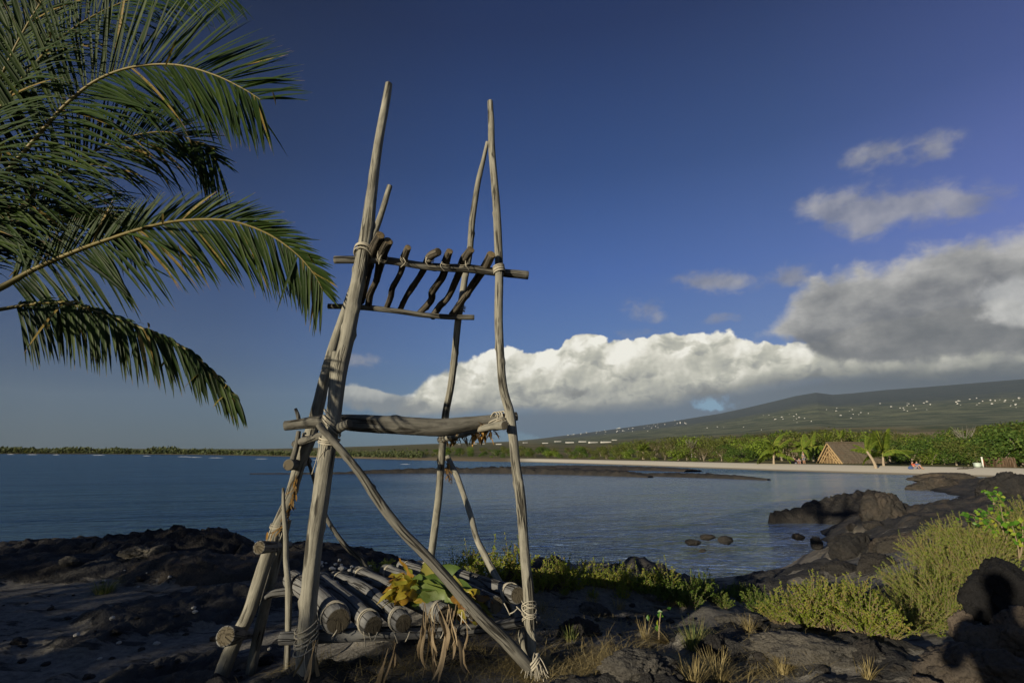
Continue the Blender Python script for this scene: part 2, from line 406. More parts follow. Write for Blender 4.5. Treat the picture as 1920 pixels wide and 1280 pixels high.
# ---- leaf strips (palm leaflets, ti leaves, grass blades)
def strips(mb, base, dirs, length, width, droop, segs=4, mat=0, tone=None, up=(0, 0, 1), prof=None, fold=0.0, normal=None, wind=None):
    """many blades at once; base (n,3), dirs (n,3) unit, droop scalar/array bends them down"""
    base = np.asarray(base, float); d = np.asarray(dirs, float).copy(); n = len(base)
    length = np.broadcast_to(length, n); width = np.broadcast_to(width, n); droop = np.broadcast_to(droop, n)
    tone = rng.uniform(0, 1, n) if tone is None else np.broadcast_to(tone, n)
    ts = np.linspace(0, 1, segs+1); cur = base.copy(); rows = []; tns = []; tv = []
    if normal is None:
        side = np.cross(d, np.asarray(up, float)); 
    else: side = np.cross(d, np.broadcast_to(normal, d.shape))
    side /= np.linalg.norm(side, axis=1)[:, None]+1e-9
    if prof is None: prof = lambda t: np.sin(np.pi*np.clip(0.08+0.92*t, 0, 1))**0.7
    for k, t in enumerate(ts):
        if k:
            dd = d.copy(); dd[:, 2] -= droop*t*1.2
            if wind is not None: dd += np.asarray(wind)*t
            dd /= np.linalg.norm(dd, axis=1)[:, None]
            cur = cur + dd*(length/segs)[:, None]
        w = (width*0.5*max(prof(t), 0.02))[:, None]
        nn = np.cross(side, d); 
        if fold:
            rows.append(np.stack([cur-side*w+nn*w*fold, cur, cur+side*w+nn*w*fold], 1))
        else: rows.append(np.stack([cur-side*w, cur+side*w], 1))
        tv.append(t)
    V = np.stack(rows, 1)  # n, segs+1, k, 3
    k = V.shape[2]; per = (segs+1)*k
    idx = np.arange(n)[:, None]*per
    quads = []
    for s_ in range(segs):
        for c_ in range(k-1):
            a = s_*k+c_; quads.append([a, a+1, a+1+k, a+k])
    F = (idx[:, None, :] + np.array(quads)[None]).reshape(-1, 4)
    tn = np.repeat(tone, per); tt = np.tile(np.repeat(np.array(tv), k), n)
    mb.add(V.reshape(-1, 3), [F], mat, tone=tn, along=tt)
def leaves(mb, pos, nrm, size, asp=0.5, mat=0, tone=None, fold=0.25, axis=None):
    """small diamond leaves, folded on the midrib"""
    pos = np.asarray(pos, float); n = len(pos); size = np.broadcast_to(size, n)
    nrm = nrm/(np.linalg.norm(nrm, axis=1)[:, None]+1e-9)
    a = rng.normal(size=(n, 3)) if axis is None else axis
    a = a - nrm*(a*nrm).sum(1)[:, None]; a /= np.linalg.norm(a, axis=1)[:, None]+1e-9
    s = np.cross(nrm, a); L = size[:, None]
    V = np.stack([pos, pos+a*L*0.55+s*L*asp*0.5+nrm*L*fold*0.4, pos+a*L, pos+a*L*0.55-s*L*asp*0.5+nrm*L*fold*0.4, pos+a*L*0.52], 1)
    i = np.arange(n)[:, None]*5
    F = np.concatenate([i+np.array([[0, 1, 4]]), i+np.array([[1, 2, 4]]), i+np.array([[2, 3, 4]]), i+np.array([[3, 0, 4]])])
    tone = rng.uniform(0, 1, n) if tone is None else np.broadcast_to(tone, n)
    mb.add(V.reshape(-1, 3), [F], mat, tone=np.repeat(tone, 5), along=np.tile(np.array((0, .5, 1, .5, .5)), n))
def rand_dirs(n, zmin=-1.0):
    d = rng.normal(size=(n*3+8, 3)); d /= np.linalg.norm(d, axis=1)[:, None]; d = d[d[:, 2] > zmin][:n]
    while len(d) < n: d = np.vstack([d, d[:n-len(d)]])
    return d

# ================================================================== materials
def newmat(name):
    m = bpy.data.materials.new(name); m.use_nodes = True; t = m.node_tree; t.nodes.clear()
    b = NB(t); out = b.new('ShaderNodeOutputMaterial'); return m, b, out
def attr(b, name, vec=False):
    n = b.new('ShaderNodeAttribute'); n.attribute_name = name; return n.outputs['Vector' if vec else 'Fac']
def principled(b, out, col, rough=0.8, bump=None, bdist=0.01, bstr=1.0, spec=0.3):
    p = b.new('ShaderNodeBsdfPrincipled'); b.put(p.inputs['Base Color'], col); b.put(p.inputs['Roughness'], rough)
    p.inputs['Specular IOR Level'].default_value = spec
    if bump is not None:
        n = b.new('ShaderNodeBump'); n.inputs['Strength'].default_value = bstr; n.inputs['Distance'].default_value = bdist
        b.put(n.inputs['Height'], bump); b.put(p.inputs['Normal'], n.outputs[0])
    b.t.links.new(p.outputs[0], out.inputs[0]); return p
def wood_mat(name, pale, dark, cut, crack=0.5, seed=0.0):
    m, b, out = newmat(name); g = attr(b, 'grain', True); cutf = attr(b, 'cut')
    gl = b.v('MULTIPLY', g, (1, 1, 0.045)); gm = b.v('MULTIPLY', g, (1, 1, 0.25))
    fib = b.noise(gl, 75, 5, 0.7, dims='3D'); big = b.noise(gm, 16, 5, 0.65, dims='3D')
    blot = b.noise(b.v('MULTIPLY', g, (1, 1, .5)), 7.0, 5, 0.65, dims='3D')
    cr = b.noise(b.v('ADD', b.v('MULTIPLY', g, (1, 1, 0.05)), (seed, 0, 0)), 17, 4, 0.5, 0.4, dims='3D')
    crk = b.sstep(b.m('ABSOLUTE', b.sub(cr, 0.5)), 0.006, 0.042)
    crk = b.m('MAXIMUM', crk, b.sstep(b.noise(b.v('MULTIPLY', g, (1, 1, .35)), 5.0, 3, 0.5, dims='3D'), 0.33+0.25*crack, 0.25+0.25*crack))
    f = b.add(b.mul(fib, 0.55), b.mul(big, 0.6)); f = b.lin(f, 0.40, 0.76)
    col = b.mix(f, dark, pale)
    col = b.mix(b.mul(b.sstep(blot, 0.56, 0.72), 0.55), col, tuple(0.62*c for c in dark[:3])+(1,))
    col = b.mix(b.mul(b.sstep(blot, 0.47, 0.28), 0.35), col, tuple(min(1, 1.25*c) for c in pale[:3])+(1,))
    col = b.mix(b.mul(b.sub(1.0, crk), 0.85), col, (0.012, 0.010, 0.008, 1))
    rings = b.noise(g, 60, 3, 0.6, dims='3D')
    col = b.mix(cutf, col, b.mix(rings, cut, tuple(0.5*c for c in cut[:3])+(1,)))
    h = b.add(b.add(b.mul(fib, 0.5), b.mul(big, 0.5)), b.mul(crk, 1.2))
    principled(b, out, col, 0.85, h, 0.012, 1.0, 0.2); return m
def leaf_mat(name, stops, trans=0.35, tip=None, gloss=0.25, rough=0.45, tipat=0.86):
    """stops: colours over the per-leaf tone; tip: colour of the dry tip"""
    m, b, out = newmat(name); tone = attr(b, 'tone'); al = attr(b, 'along')
    pos = b.new('ShaderNodeNewGeometry').outputs['Position']
    n = b.noise(pos, 9.0, 2, 0.5, dims='3D')
    t2 = b.add(tone, b.add(b.mul(b.sub(n, 0.5), 0.35), b.mul(b.sub(b.noise(pos, 55.0, 3, 0.6, dims='3D'), 0.5), 0.35)))
    col = b.ramp(t2, stops)
    if tip is not None:
        col = b.mix(b.mul(b.sstep(b.add(al, b.mul(b.sub(tone, 0.5), 0.16)), tipat, 1.0), 0.9), col, tip)
    d = b.new('ShaderNodeBsdfPrincipled'); b.put(d.inputs['Base Color'], col); d.inputs['Roughness'].default_value = rough
    d.inputs['Specular IOR Level'].default_value = gloss
    tr = b.new('ShaderNodeBsdfTranslucent'); b.put(tr.inputs[0], b.mix(1.0, col, (1.25, 1.15, 0.55, 1), 'MULTIPLY'))
    mx = b.new('ShaderNodeMixShader'); mx.inputs[0].default_value = trans
    b.t.links.new(d.outputs[0], mx.inputs[1]); b.t.links.new(tr.outputs[0], mx.inputs[2]); b.t.links.new(mx.outputs[0], out.inputs[0])
    return m
def plain(name, col, rough=0.7, var=0.25, scale=6.0, spec=0.3, bump=0.0):
    m, b, out = newmat(name); pos = b.new('ShaderNodeTexCoord').outputs['Object']
    n = b.noise(pos, scale, 5, 0.6, dims='3D')
    c = b.mix(n, tuple(col[i]*(1-var) for i in range(3))+(1,), tuple(min(1, col[i]*(1+var)) for i in range(3))+(1,))
    principled(b, out, c, rough, n if bump else None, bump or 0.01, 1.0, spec); return m
def lava_mat(name, dark, brown, pale=(0.16, 0.15, 0.13, 1), pale_amt=0.5, scale=1.0, bd=0.03):
    m, b, out = newmat(name); pos = b.new('ShaderNodeNewGeometry').outputs['Position']
    a = b.noise(pos, 1.1*scale, 6, 0.62, dims='3D'); c = b.noise(pos, 9*scale, 6, 0.68, dims='3D'); e = b.noise(pos, 34*scale, 4, 0.7, dims='3D')
    col = b.mix(b.lin(a, 0.4, 0.66), dark, brown)
    col = b.mix(b.mul(b.sstep(c, 0.60, 0.75), pale_amt), col, pale)
    col = b.mix(b.mul(b.sstep(e, 0.50, 0.34), 0.6), col, tuple(0.35*q for q in dark[:3])+(1,))
    h = b.add(b.add(b.mul(c, 0.8), b.mul(e, 0.45)), b.mul(b.noise(pos, 3.2*scale, 5, 0.65, 0.4, dims='3D'), 1.2))
    principled(b, out, col, 0.82, h, bd, 1.0, 0.25); return m

M = {}
M['post'] = wood_mat('weathered_pale_wood', (0.305, 0.292, 0.238, 1), (0.110, 0.103, 0.083, 1), (0.20, 0.175, 0.125, 1), 0.9, 1.0)
M['post_dark'] = wood_mat('weathered_grey_wood', (0.18, 0.172, 0.146, 1), (0.058, 0.055, 0.047, 1), (0.14, 0.12, 0.085, 1), 0.9, 5.0)
M['log'] = wood_mat('grey_log_wood', (0.20, 0.20, 0.195, 1), (0.095, 0.094, 0.09, 1), (0.13, 0.11, 0.075, 1), 0.3, 9.0)
M['stick'] = wood_mat('bark_brown_wood', (0.135, 0.118, 0.09, 1), (0.05, 0.042, 0.032, 1), (0.24, 0.18, 0.10, 1), 0.3, 13.0)
M['rope'] = plain('cream_rope', (0.36, 0.33, 0.26), 0.9, 0.35, 60)
M['palm'] = leaf_mat('palm_leaflet_green', [(0.0, (0.010, 0.023, 0.006)), (0.5, (0.026, 0.050, 0.010)), (0.93, (0.068, 0.100, 0.017)), (1.0, (0.24, 0.17, 0.05))], 0.30, (0.24, 0.17, 0.12, 1), 0.12, 0.5, 0.93)
M['rachis'] = plain('palm_stalk', (0.17, 0.135, 0.04), 0.5, 0.3, 14)
M['trunk'] = plain('palm_trunk_bark', (0.24, 0.20, 0.15), 0.9, 0.35, 8, 0.2, 0.02)
M['shrub'] = leaf_mat('beach_shrub_leaves', [(0.0, (0.10, 0.15, 0.02)), (0.45, (0.19, 0.255, 0.03)), (0.8, (0.28, 0.31, 0.045)), (1.0, (0.30, 0.22, 0.08))], 0.42, None, 0.2, 0.6)
M['shrub_dark'] = leaf_mat('green_shrub_leaves', [(0.0, (0.035, 0.07, 0.012)), (0.6, (0.09, 0.15, 0.022)), (1.0, (0.16, 0.20, 0.035))], 0.3, None, 0.2, 0.6)  # darker leaf copy; the hollow shrubs' shade is put into this colour
M['bigbush'] = leaf_mat('feathery_bush_leaves', [(0.0, (0.07, 0.115, 0.018)), (0.5, (0.155, 0.21, 0.03)), (0.85, (0.22, 0.245, 0.05)), (1.0, (0.27, 0.19, 0.08))], 0.3, None, 0.15, 0.65)
M['sprig'] = leaf_mat('broad_green_leaves', [(0.0, (0.04, 0.12, 0.014)), (0.7, (0.11, 0.25, 0.02)), (1.0, (0.35, 0.36, 0.04))], 0.4, None, 0.3, 0.4)
M['twig'] = plain('shrub_twigs', (0.20, 0.155, 0.095), 0.9, 0.3, 20)
M['straw'] = leaf_mat('dry_grass_blades', [(0.0, (0.16, 0.125, 0.055)), (0.6, (0.30, 0.24, 0.105)), (1.0, (0.44, 0.36, 0.18))], 0.2, None, 0.2, 0.7)
M['grass'] = leaf_mat('green_grass_blades', [(0.0, (0.06, 0.09, 0.025)), (0.6, (0.15, 0.18, 0.05)), (1.0, (0.32, 0.28, 0.12))], 0.25, None, 0.2, 0.6)
M['ti_green'] = leaf_mat('fresh_ti_leaf', [(0.0, (0.055, 0.095, 0.016)), (0.5, (0.105, 0.165, 0.028)), (0.8, (0.17, 0.21, 0.04)), (1.0, (0.26, 0.23, 0.05))], 0.25, None, 0.4, 0.45)
M['ti_yellow'] = leaf_mat('yellowing_ti_leaf', [(0.0, (0.15, 0.17, 0.025)), (0.45, (0.34, 0.27, 0.03)), (0.72, (0.30, 0.17, 0.025)), (1.0, (0.10, 0.05, 0.015))], 0.3, (0.22, 0.09, 0.02, 1), 0.4, 0.35, 0.8)
M['ti_dry'] = leaf_mat('dry_ti_leaf', [(0.0, (0.13, 0.095, 0.055)), (0.5, (0.25, 0.19, 0.115)), (1.0, (0.36, 0.28, 0.18))], 0.25, None, 0.2, 0.6)
M['ti_orange'] = leaf_mat('withered_garland_leaf', [(0.0, (0.06, 0.04, 0.022)), (0.5, (0.19, 0.12, 0.045)), (1.0, (0.48, 0.26, 0.06))], 0.3, None, 0.2, 0.6)
M['lava'] = lava_mat('black_lava', (0.026, 0.025, 0.025, 1), (0.052, 0.045, 0.038, 1), (0.13, 0.12, 0.10, 1), 0.45, 1.0, .10)
M['lava_brown'] = lava_mat('brown_lava', (0.045, 0.040, 0.034, 1), (0.095, 0.074, 0.055, 1), (0.16, 0.14, 0.11, 1), 0.4, 1.0, .07)
M['boulder'] = lava_mat('brown_boulder', (0.06, 0.050, 0.040, 1), (0.115, 0.090, 0.068, 1), (0.19, 0.165, 0.135, 1), 0.5, 1.6, 0.03)
M['lava_grey'] = lava_mat('grey_ropy_lava', (0.070, 0.066, 0.060, 1), (0.15, 0.135, 0.11, 1), (0.30, 0.28, 0.23, 1), 0.7, 1.4, 0.07)
M['lava_shaded'] = lava_mat('shaded_black_lava', (0.008, 0.008, 0.009, 1), (0.016, 0.015, 0.015, 1), (0.05, 0.047, 0.042, 1), 0.25, 1.2, .06)  # near-black lava copy; the shadow on the tall rock is in its colour
M['coral'] = plain('white_coral', (0.55, 0.53, 0.48), 0.9, 0.3, 30, 0.2, 0.01)

def leafmat_far(name, a, c, d):
    return leaf_mat(name, [(0.0, a), (0.55, c), (1.0, d)], 0.3, None, 0.15, 0.6)
M['far_a'] = leafmat_far('thicket_olive_leaves', (0.045, 0.064, 0.016), (0.115, 0.135, 0.032), (0.19, 0.195, 0.055))
M['far_b'] = leafmat_far('thicket_green_leaves', (0.032, 0.066, 0.014), (0.08, 0.135, 0.025), (0.15, 0.195, 0.04))
M['far_c'] = leafmat_far('thicket_brown_leaves', (0.06, 0.060, 0.025), (0.12, 0.11, 0.045), (0.18, 0.15, 0.07))
M['far_d'] = leafmat_far('thicket_lime_leaves', (0.075, 0.12, 0.017), (0.155, 0.225, 0.028), (0.23, 0.29, 0.045))
M['far_e'] = leafmat_far('spit_scrub_leaves', (0.022, 0.032, 0.013), (0.060, 0.075, 0.028), (0.11, 0.12, 0.05))
M['palm_far'] = leafmat_far('distant_palm_leaves', (0.07, 0.12, 0.018), (0.15, 0.21, 0.03), (0.26, 0.28, 0.05))

# ================================================================== the ground near the camera
CTRL = [(-.5, 0, 0), (-3, 0, -.05), (3, 0, .12), (6, 0, .35), (0, -4, .05), (-8, -4, 0), (8, -4, .3), (0, -12, .2), (-12, -10, .2), (12, -10, .4), (-14, 0, -.1), (14, 0, .6), (0, -18, .2), (-18, -18, .2),
        (0, 3, .0), (-1.45, 4, -.02), (.14, 4.26, 0), (-2.74, 5.2, -.52), (-.95, 6.18, -.02), (-1.9, 5.6, -.30), (.6, 5, 0), (1.2, 6, -.20), (1.0, 7.5, .10), (0.2, 7.1, .05), (1.8, 7.4, .04), (-.2, 8.6, -.36), (1, 9.6, -.76), (1.2, 11.6, -1.08),
        (-4, 4, -.46), (-3, 3, -.30), (-5.5, 5, -.50), (-8, 6, -.52), (-5, 7.5, -.54), (-3, 8.5, -.52), (-6, 9, -.48), (-9, 9, -.5), (-4, 10.5, -.55), (-8, 11.5, -.7), (-12, 11, -.7), (-1.4, 10.2, -.72), (-4, 12.6, -1.15), (-8, 14, -1.25), (-14, 14, -1.3), (-1.5, 12.2, -1.15),
        (2.65, 7.3, -.33), (3.25, 5.7, -.18), (3.0, 8.6, -.55), (3.2, 11.2, -1.0), (2.5, 4.4, 0.0), (3.4, 3.6, .10), (4.2, 5.4, -.02), (5.2, 6.6, .08), (6.5, 8, .22), (8.5, 8.5, .35), (5, 9, -.35), (6.3, 12.6, -1.0), (5.2, 10.6, -.72), (7.4, 10.5, -.25), (8.3, 14.7, -1.0), (9.5, 15.9, -1.0), (9.2, 12.6, -.35),
        (11, 9.5, .45), (14, 11, .45), (12, 14, -.15), (13, 18, -.55), (16.2, 22.3, -1.0), (18, 18, -.30), (20, 12, .6), (24, 24, -.50), (26.6, 30.8, -1.0), (30, 24, -.2), (36, 30, -.30), (33, 36, -.45), (30, 38, -1.0), (40, 40, -.75), (42, 44, -.95), (48, 30, .2), (30, 10, .8), (45, 10, 1.0),
        (3, 14, -1.5), (0, 16, -2.2), (7, 17, -1.45), (12, 22, -1.6), (20, 32, -1.7), (26, 40, -1.6), (38, 50, -1.5), (-6, 18, -2.4), (0, 30, -2.8), (10, 40, -2.6), (-20, 30, -2.8), (-30, 14, -2.0), (-18, 8, -.7), (-26, 4, -.6), (-30, -10, 0), (30, -12, .6), (48, 48, -1.15), (0, 60, -3), (-30, 50, -3), (30, 60, -2.4)]
_c = np.array(CTRL, float)
def _tps(r2): return np.where(r2 > 1e-9, r2*np.log(np.maximum(r2, 1e-9))*0.5, 0)
_n = len(_c); _d2 = ((_c[:, None, :2]-_c[None, :, :2])**2).sum(-1)
_A = np.zeros((_n+3, _n+3)); _A[:_n, :_n] = _tps(_d2) + np.eye(_n)*0.05; _A[:_n, _n] = 1; _A[:_n, _n+1:] = _c[:, :2]; _A[_n, :_n] = 1; _A[_n+1:, :_n] = _c[:, :2].T
_w = np.linalg.solve(_A, np.concatenate([_c[:, 2], [0, 0, 0]]))
def Hbase(x, y):
    x = np.asarray(x, float); sh = x.shape; q = np.stack([x.ravel(), np.asarray(y, float).ravel()], 1); out = np.zeros(len(q))
    for i in range(0, len(q), 20000):
        k = q[i:i+20000]; d2 = ((k[:, None]-_c[None, :, :2])**2).sum(-1)
        out[i:i+20000] = _tps(d2)@_w[:_n] + _w[_n] + k@_w[_n+1:]
    return np.clip(out, -3, 1.4).reshape(sh)
def zone(x, y):
    """sand: 1 on loose grey sand, 0 on bare lava"""
    p = np.stack([x, y, np.zeros_like(x)], -1)
    n = fbm(p*0.55+3.1, 4); n2 = fbm(p*np.array((0.5, 1.6, 1))+9.7, 4)
    return n, n2
def Hdetail(x, y):
    p = np.stack([x, y, np.zeros_like(x)], -1)
    r = np.hypot(x, y); n, n2 = zone(x, y)
    lump = fbm(p*0.9+5, 5)*0.10
    rop = fbm(np.stack([x*1.1, y*2.6, 0*x], -1)+fbm(p*1.3, 2)[..., None]*0.8, 5, ridged=True)
    rock = sst(n+0.35*n2, -0.05, 0.22)
    fine = fbm(p*7.0+1, 4)*0.024 + fbm(p*16+1, 3)*0.012
    h = lump*0.8 + rock*(0.06+0.085*rop + fbm(p*4.5, 4, ridged=True)*0.055) + fine*(0.35+rock)
    h = h*np.clip(r/2.2, 0.15, 1)
    # the rocky headland on the right and the left shore are much rougher
    right = sst(x, 8.5, 12)*sst(y, 9, 12) + sst(x, 5.6, 7.5)*sst(y, 10.5, 12)*0.6
    left = sst(-x, 1.0, 3.0)*sst(y, 8.8, 10.3)
    left = left*sst(-(y-13.2), -.5, .6)
    rg = fbm(p*0.55+20, 5, ridged=True)*0.20 + fbm(p*1.6+8, 5, ridged=True)*0.15 + fbm(p*5+2, 4, ridged=True)*0.06
    h = h + np.clip(right, 0, 1)*rg*0.9 + left*(0.02+rg*0.5)
    return h, rock, np.clip(np.maximum(right, left), 0, 1)
def Hn(x, y):
    x = np.asarray(x, float); y = np.asarray(y, float)
    h, rock, rough = Hdetail(x, y); b0 = Hbase(x, y)
    calm = sst(b0, -1.30, -0.75)
    beach = shore_sand(x, y)
    return b0 + h*np.maximum(calm, 0.15)*(1-0.85*beach)
def shore_sand(x, y):
    """the little sand beach between the near shrubs and the right-hand rocks"""
    w = 0.35*pnoise(np.stack([x*.9, y*.9, 0*x], -1))
    a = np.exp(-(((x-5.0)/2.2)**2 + ((y-12.0+0.0*(x-5))/2.0)**2)*0.9)
    b_ = np.exp(-(((x-8.0)/1.6)**2 + ((y-15.2)/1.5)**2)*0.9)
    u = np.exp(-(((x-4.)/4.0)**2 + ((y-14.5)/3.0)**2)*0.8)
    return sst(np.maximum(np.maximum(a, b_), u)+w*0.4, 0.33, 0.62)
def HZ(x, y): return float(Hn(np.array([float(x)]), np.array([float(y)]))[0])

def build_ground():
    az = np.concatenate([np.linspace(-180, -62, 60, endpoint=False), np.linspace(-62, 70, 520, endpoint=False), np.linspace(70, 180, 56, endpoint=False)])
    rr = np.concatenate([[0.25], 0.6*np.exp(np.linspace(0, math.log(62/0.6), 330))])
    A_, R_ = np.meshgrid(np.radians(az), rr); x = np.sin(A_)*R_; y = np.cos(A_)*R_
    z = Hn(x, y)
    # beyond the headland everything sinks under the sea
    h, rock, rough = Hdetail(x, y); sand = shore_sand(x, y)
    n, n2 = zone(x, y)
    m, k = x.shape; i = np.arange(m-1)[:, None]*k; j = np.arange(k)[None]; j2 = (j+1) % k
    F = np.stack([i+j, i+k+j, i+k+j2, i+j2], -1).reshape(-1, 4)
    V = np.stack([x, y, z], -1).reshape(-1, 3)
    cen = np.array([[0, 0, z[0].mean()]]); V = np.vstack([V, cen]); ci = len(V)-1
    tri = np.stack([np.full(k, ci), j[0], j2[0]], -1)[:, ::-1]
    mb = MB(); f = lambda a: np.append(a.ravel(), 0)
    mb.add(V, [F, tri], 0, rock=f(np.clip(np.maximum(rock, rough*1.0), 0, 1)*(1-sand)), sand=f(sand), rough=f(rough))
    m_, b, out = newmat('shore_ground'); pos = b.new('ShaderNodeNewGeometry').outputs['Position']
    rock_ = attr(b, 'rock'); sand_ = attr(b, 'sand'); rgh = attr(b, 'rough')
    n1 = b.noise(pos, 1.7, 5, 0.62, dims='3D'); n2_ = b.noise(pos, 11, 6, 0.7, dims='3D'); n3 = b.noise(pos, 60, 4, 0.7, dims='3D')
    soil = b.mix(b.lin(n2_, 0.35, 0.68), (0.115, 0.107, 0.095, 1), (0.25, 0.235, 0.205, 1))
    soil = b.mix(b.mul(b.sstep(n3, 0.60, 0.72), 0.5), soil, (0.33, 0.31, 0.27, 1))
    soil = b.mix(b.mul(b.sstep(n3, 0.42, 0.30), 0.7), soil, (0.03, 0.028, 0.026, 1))
    px_, py_, pz_ = b.sep(pos)
    lava = b.mix(b.lin(n1, 0.35, 0.65), (0.026, 0.026, 0.027, 1), (0.075, 0.071, 0.065, 1))
    lava = b.mix(b.mul(b.sstep(n2_, 0.58, 0.74), 0.5), lava, (0.13, 0.115, 0.095, 1))
    lava = b.mix(b.mul(b.mul(b.mul(rgh, b.sstep(px_, 0.0, 5.0)), b.sstep(n1, 0.50, 0.62)), 0.5), lava, (0.085, 0.062, 0.042, 1))
    strk = b.noise(b.v('MULTIPLY', pos, (0.55, 2.1, 1.0)), 2.2, 6, 0.66, 0.5, dims='3D')
    mask = b.sstep(b.add(b.add(b.mul(rock_, 0.8), b.mul(b.sub(strk, 0.5), 2.6)), b.mul(b.sub(n2_, 0.5), 1.0)), 0.16, 0.36)
    col = b.mix(mask, soil, lava)
    shs = b.mix(b.lin(n2_, 0.3, 0.7), (0.27, 0.235, 0.185, 1), (0.36, 0.32, 0.25, 1))
    px_, py_, pz_ = b.sep(pos)
    wet = b.sstep(pz_, -0.80, -0.97)
    shs = b.mix(b.mul(wet, 0.55), shs, (0.15, 0.13, 0.105, 1))
    col = b.mix(sand_, col, shs)
    col = b.mix(b.mul(b.sstep(pz_, -0.84, -0.98), b.sub(1.0, sand_)), col, (0.016, 0.016, 0.017, 1))
    deep = b.sstep(pz_, -1.35, -2.0)
    col = b.mix(deep, col, (0.014, 0.028, 0.034, 1))
    n4 = b.noise(pos, 4.0, 5, 0.68, 0.5, dims='3D')
    hgt = b.add(b.add(b.mul(n2_, 0.7), b.mul(n3, 0.35)), b.mul(b.mul(n4, 1.6), mask))
    principled(b, out, col, 0.9, hgt, 0.06, 1.0, 0.2)
    g = mb.obj('ground', m_); tag(g, 'dark lava and grey sand shore in the foreground', 'ground', kind='structure')
build_ground()

# ================================================================== the sea
def build_sea():
    az = np.linspace(-180, 180, 361)[:-1]; rr = np.concatenate([[0.01], np.exp(np.linspace(math.log(3), math.log(26000), 60))])
    A_, R_ = np.meshgrid(np.radians(az), rr); x = np.sin(A_)*R_; y = np.cos(A_)*R_
    m, k = x.shape; i = np.arange(m-1)[:, None]*k; j = np.arange(k)[None]; j2 = (j+1) % k
    F = np.stack([i+j, i+k+j, i+k+j2, i+j2], -1).reshape(-1, 4)[:, ::-1]
    mb = MB(); mb.add(np.stack([x, y, np.full_like(x, -1.0)], -1).reshape(-1, 3), [F[:, ::-1]])
    m_, b, out = newmat('sea_water'); pos = b.new('ShaderNodeNewGeometry').outputs['Position']
    px_, py_, pz_ = b.sep(pos)
    dist = b.v('LENGTH', pos)
    # ripples: wind waves whose crests run across the view, smaller chop nearby
    rot = b.new('ShaderNodeVectorRotate', rotation_type='Z_AXIS'); b.put(rot.inputs['Vector'], pos); rot.inputs['Angle'].default_value = R(-14)
    w1 = b.noise(b.v('MULTIPLY', rot.outputs[0], (0.30, 1.0, 0)), 1.05, 4, 0.55, 0.5)
    w2 = b.noise(b.v('MULTIPLY', pos, (0.55, 1.0, 0)), 4.2, 4, 0.62, 0.7)
    w3 = b.noise(b.v('MULTIPLY', rot.outputs[0], (0.22, 1.0, 0)), 0.16, 3, 0.5, 0.3)
    h = b.add(b.mul(w1, 0.55), b.add(b.mul(w2, 0.16), b.mul(w3, 1.6)))
    bp = b.new('ShaderNodeBump'); bp.inputs['Strength'].default_value = 1.0; bp.inputs['Distance'].default_value = 0.85
    b.put(bp.inputs['Height'], h)
    patch = b.noise(b.v('MULTIPLY', pos, (0.025, 0.085, 0)), 1.0, 4, 0.6)
    gl = b.new('ShaderNodeBsdfGlossy'); b.put(gl.inputs['Roughness'], b.lin(dist, 10, 60, 0.08, 0.15)); b.t.links.new(bp.outputs[0], gl.inputs['Normal'])
    gl.inputs['Color'].default_value = (0.64, 0.78, 0.82, 1)
    fr = b.new('ShaderNodeFresnel'); fr.inputs[0].default_value = 1.33; b.t.links.new(bp.outputs[0], fr.inputs['Normal'])
    body = b.new('ShaderNodeBsdfDiffuse'); body.inputs['Color'].default_value = (0.014, 0.036, 0.042, 1)
    tr = b.new('ShaderNodeBsdfTransparent'); tr.inputs[0].default_value = (0.70, 0.80, 0.80, 1)
    mx = b.new('ShaderNodeMixShader'); b.put(mx.inputs[0], b.lin(dist, 13, 30, 0.30, 0.92)); shallows_sheen = b.mul(b.sstep(b.add(b.add(px_, b.mul(py_, 0.26)), b.mul(b.sub(patch, 0.5), 9.0)), -3.0, 9.0), b.sub(1.0, b.sstep(py_, 58, 66))); b.put(gl.inputs['Color'], b.mix(shallows_sheen, (0.50, 0.67, 0.77, 1), (0.90, 0.98, 0.97, 1))); b.put(body.inputs['Color'], b.mix(shallows_sheen, (0.012, 0.032, 0.042, 1), (0.38, 0.44, 0.40, 1)))  # paler bay: sandy shallows plus cloud reflection painted into body and gloss colours
    b.t.links.new(tr.outputs[0], mx.inputs[1]); b.t.links.new(body.outputs[0], mx.inputs[2])
    m2 = b.new('ShaderNodeMixShader'); b.put(m2.inputs[0], b.m('MINIMUM', b.mul(fr.outputs[0], 0.95), 0.80))
    b.t.links.new(mx.outputs[0], m2.inputs[1]); b.t.links.new(gl.outputs[0], m2.inputs[2])
    b.t.links.new(m2.outputs[0], out.inputs[0])
    o = mb.obj('sea', m_); tag(o, 'rippled blue bay and open sea', 'sea', kind='structure')
build_sea()

# ================================================================== the far land: beach, plain, mountain
SHORE = [G(x, y, -1.0) for x, y in ((-420, 849.6), (0, 850.2), (200, 850.8), (400, 852.5), (520, 855), (600, 857), (680, 859.3), (780, 862), (900, 864.5), (1000, 866), (1130, 870), (1300, 876), (1450, 881.5), (1600, 886), (1750, 890.5), (1920, 895), (2100, 901), (2500, 917))]
S_AZ = np.array([math.atan2(p[0], p[1]) for p in SHORE]); S_R = np.array([math.hypot(p[0], p[1]) for p in SHORE])
def shore_r(a): return np.exp(np.interp(a, S_AZ, np.log(S_R)))
SIL = [(-400, 841), (0, 841), (250, 841), (480, 841.5), (600, 839), (700, 836), (800, 832), (900, 829.5), (960, 827), (1010, 822), (1060, 816), (1130, 807), (1200, 797), (1280, 786), (1350, 775), (1400, 764), (1450, 752), (1490, 742), (1530, 735), (1560, 739), (1600, 736), (1660, 730), (1700, 727), (1800, 719), (1920, 709), (2100, 694), (2500, 660)]
SIL_E = [AE(*p) for p in SIL]; SIL_A = np.radians([e[0] for e in SIL_E]); SIL_T = np.tan(np.radians([e[1] for e in SIL_E]))
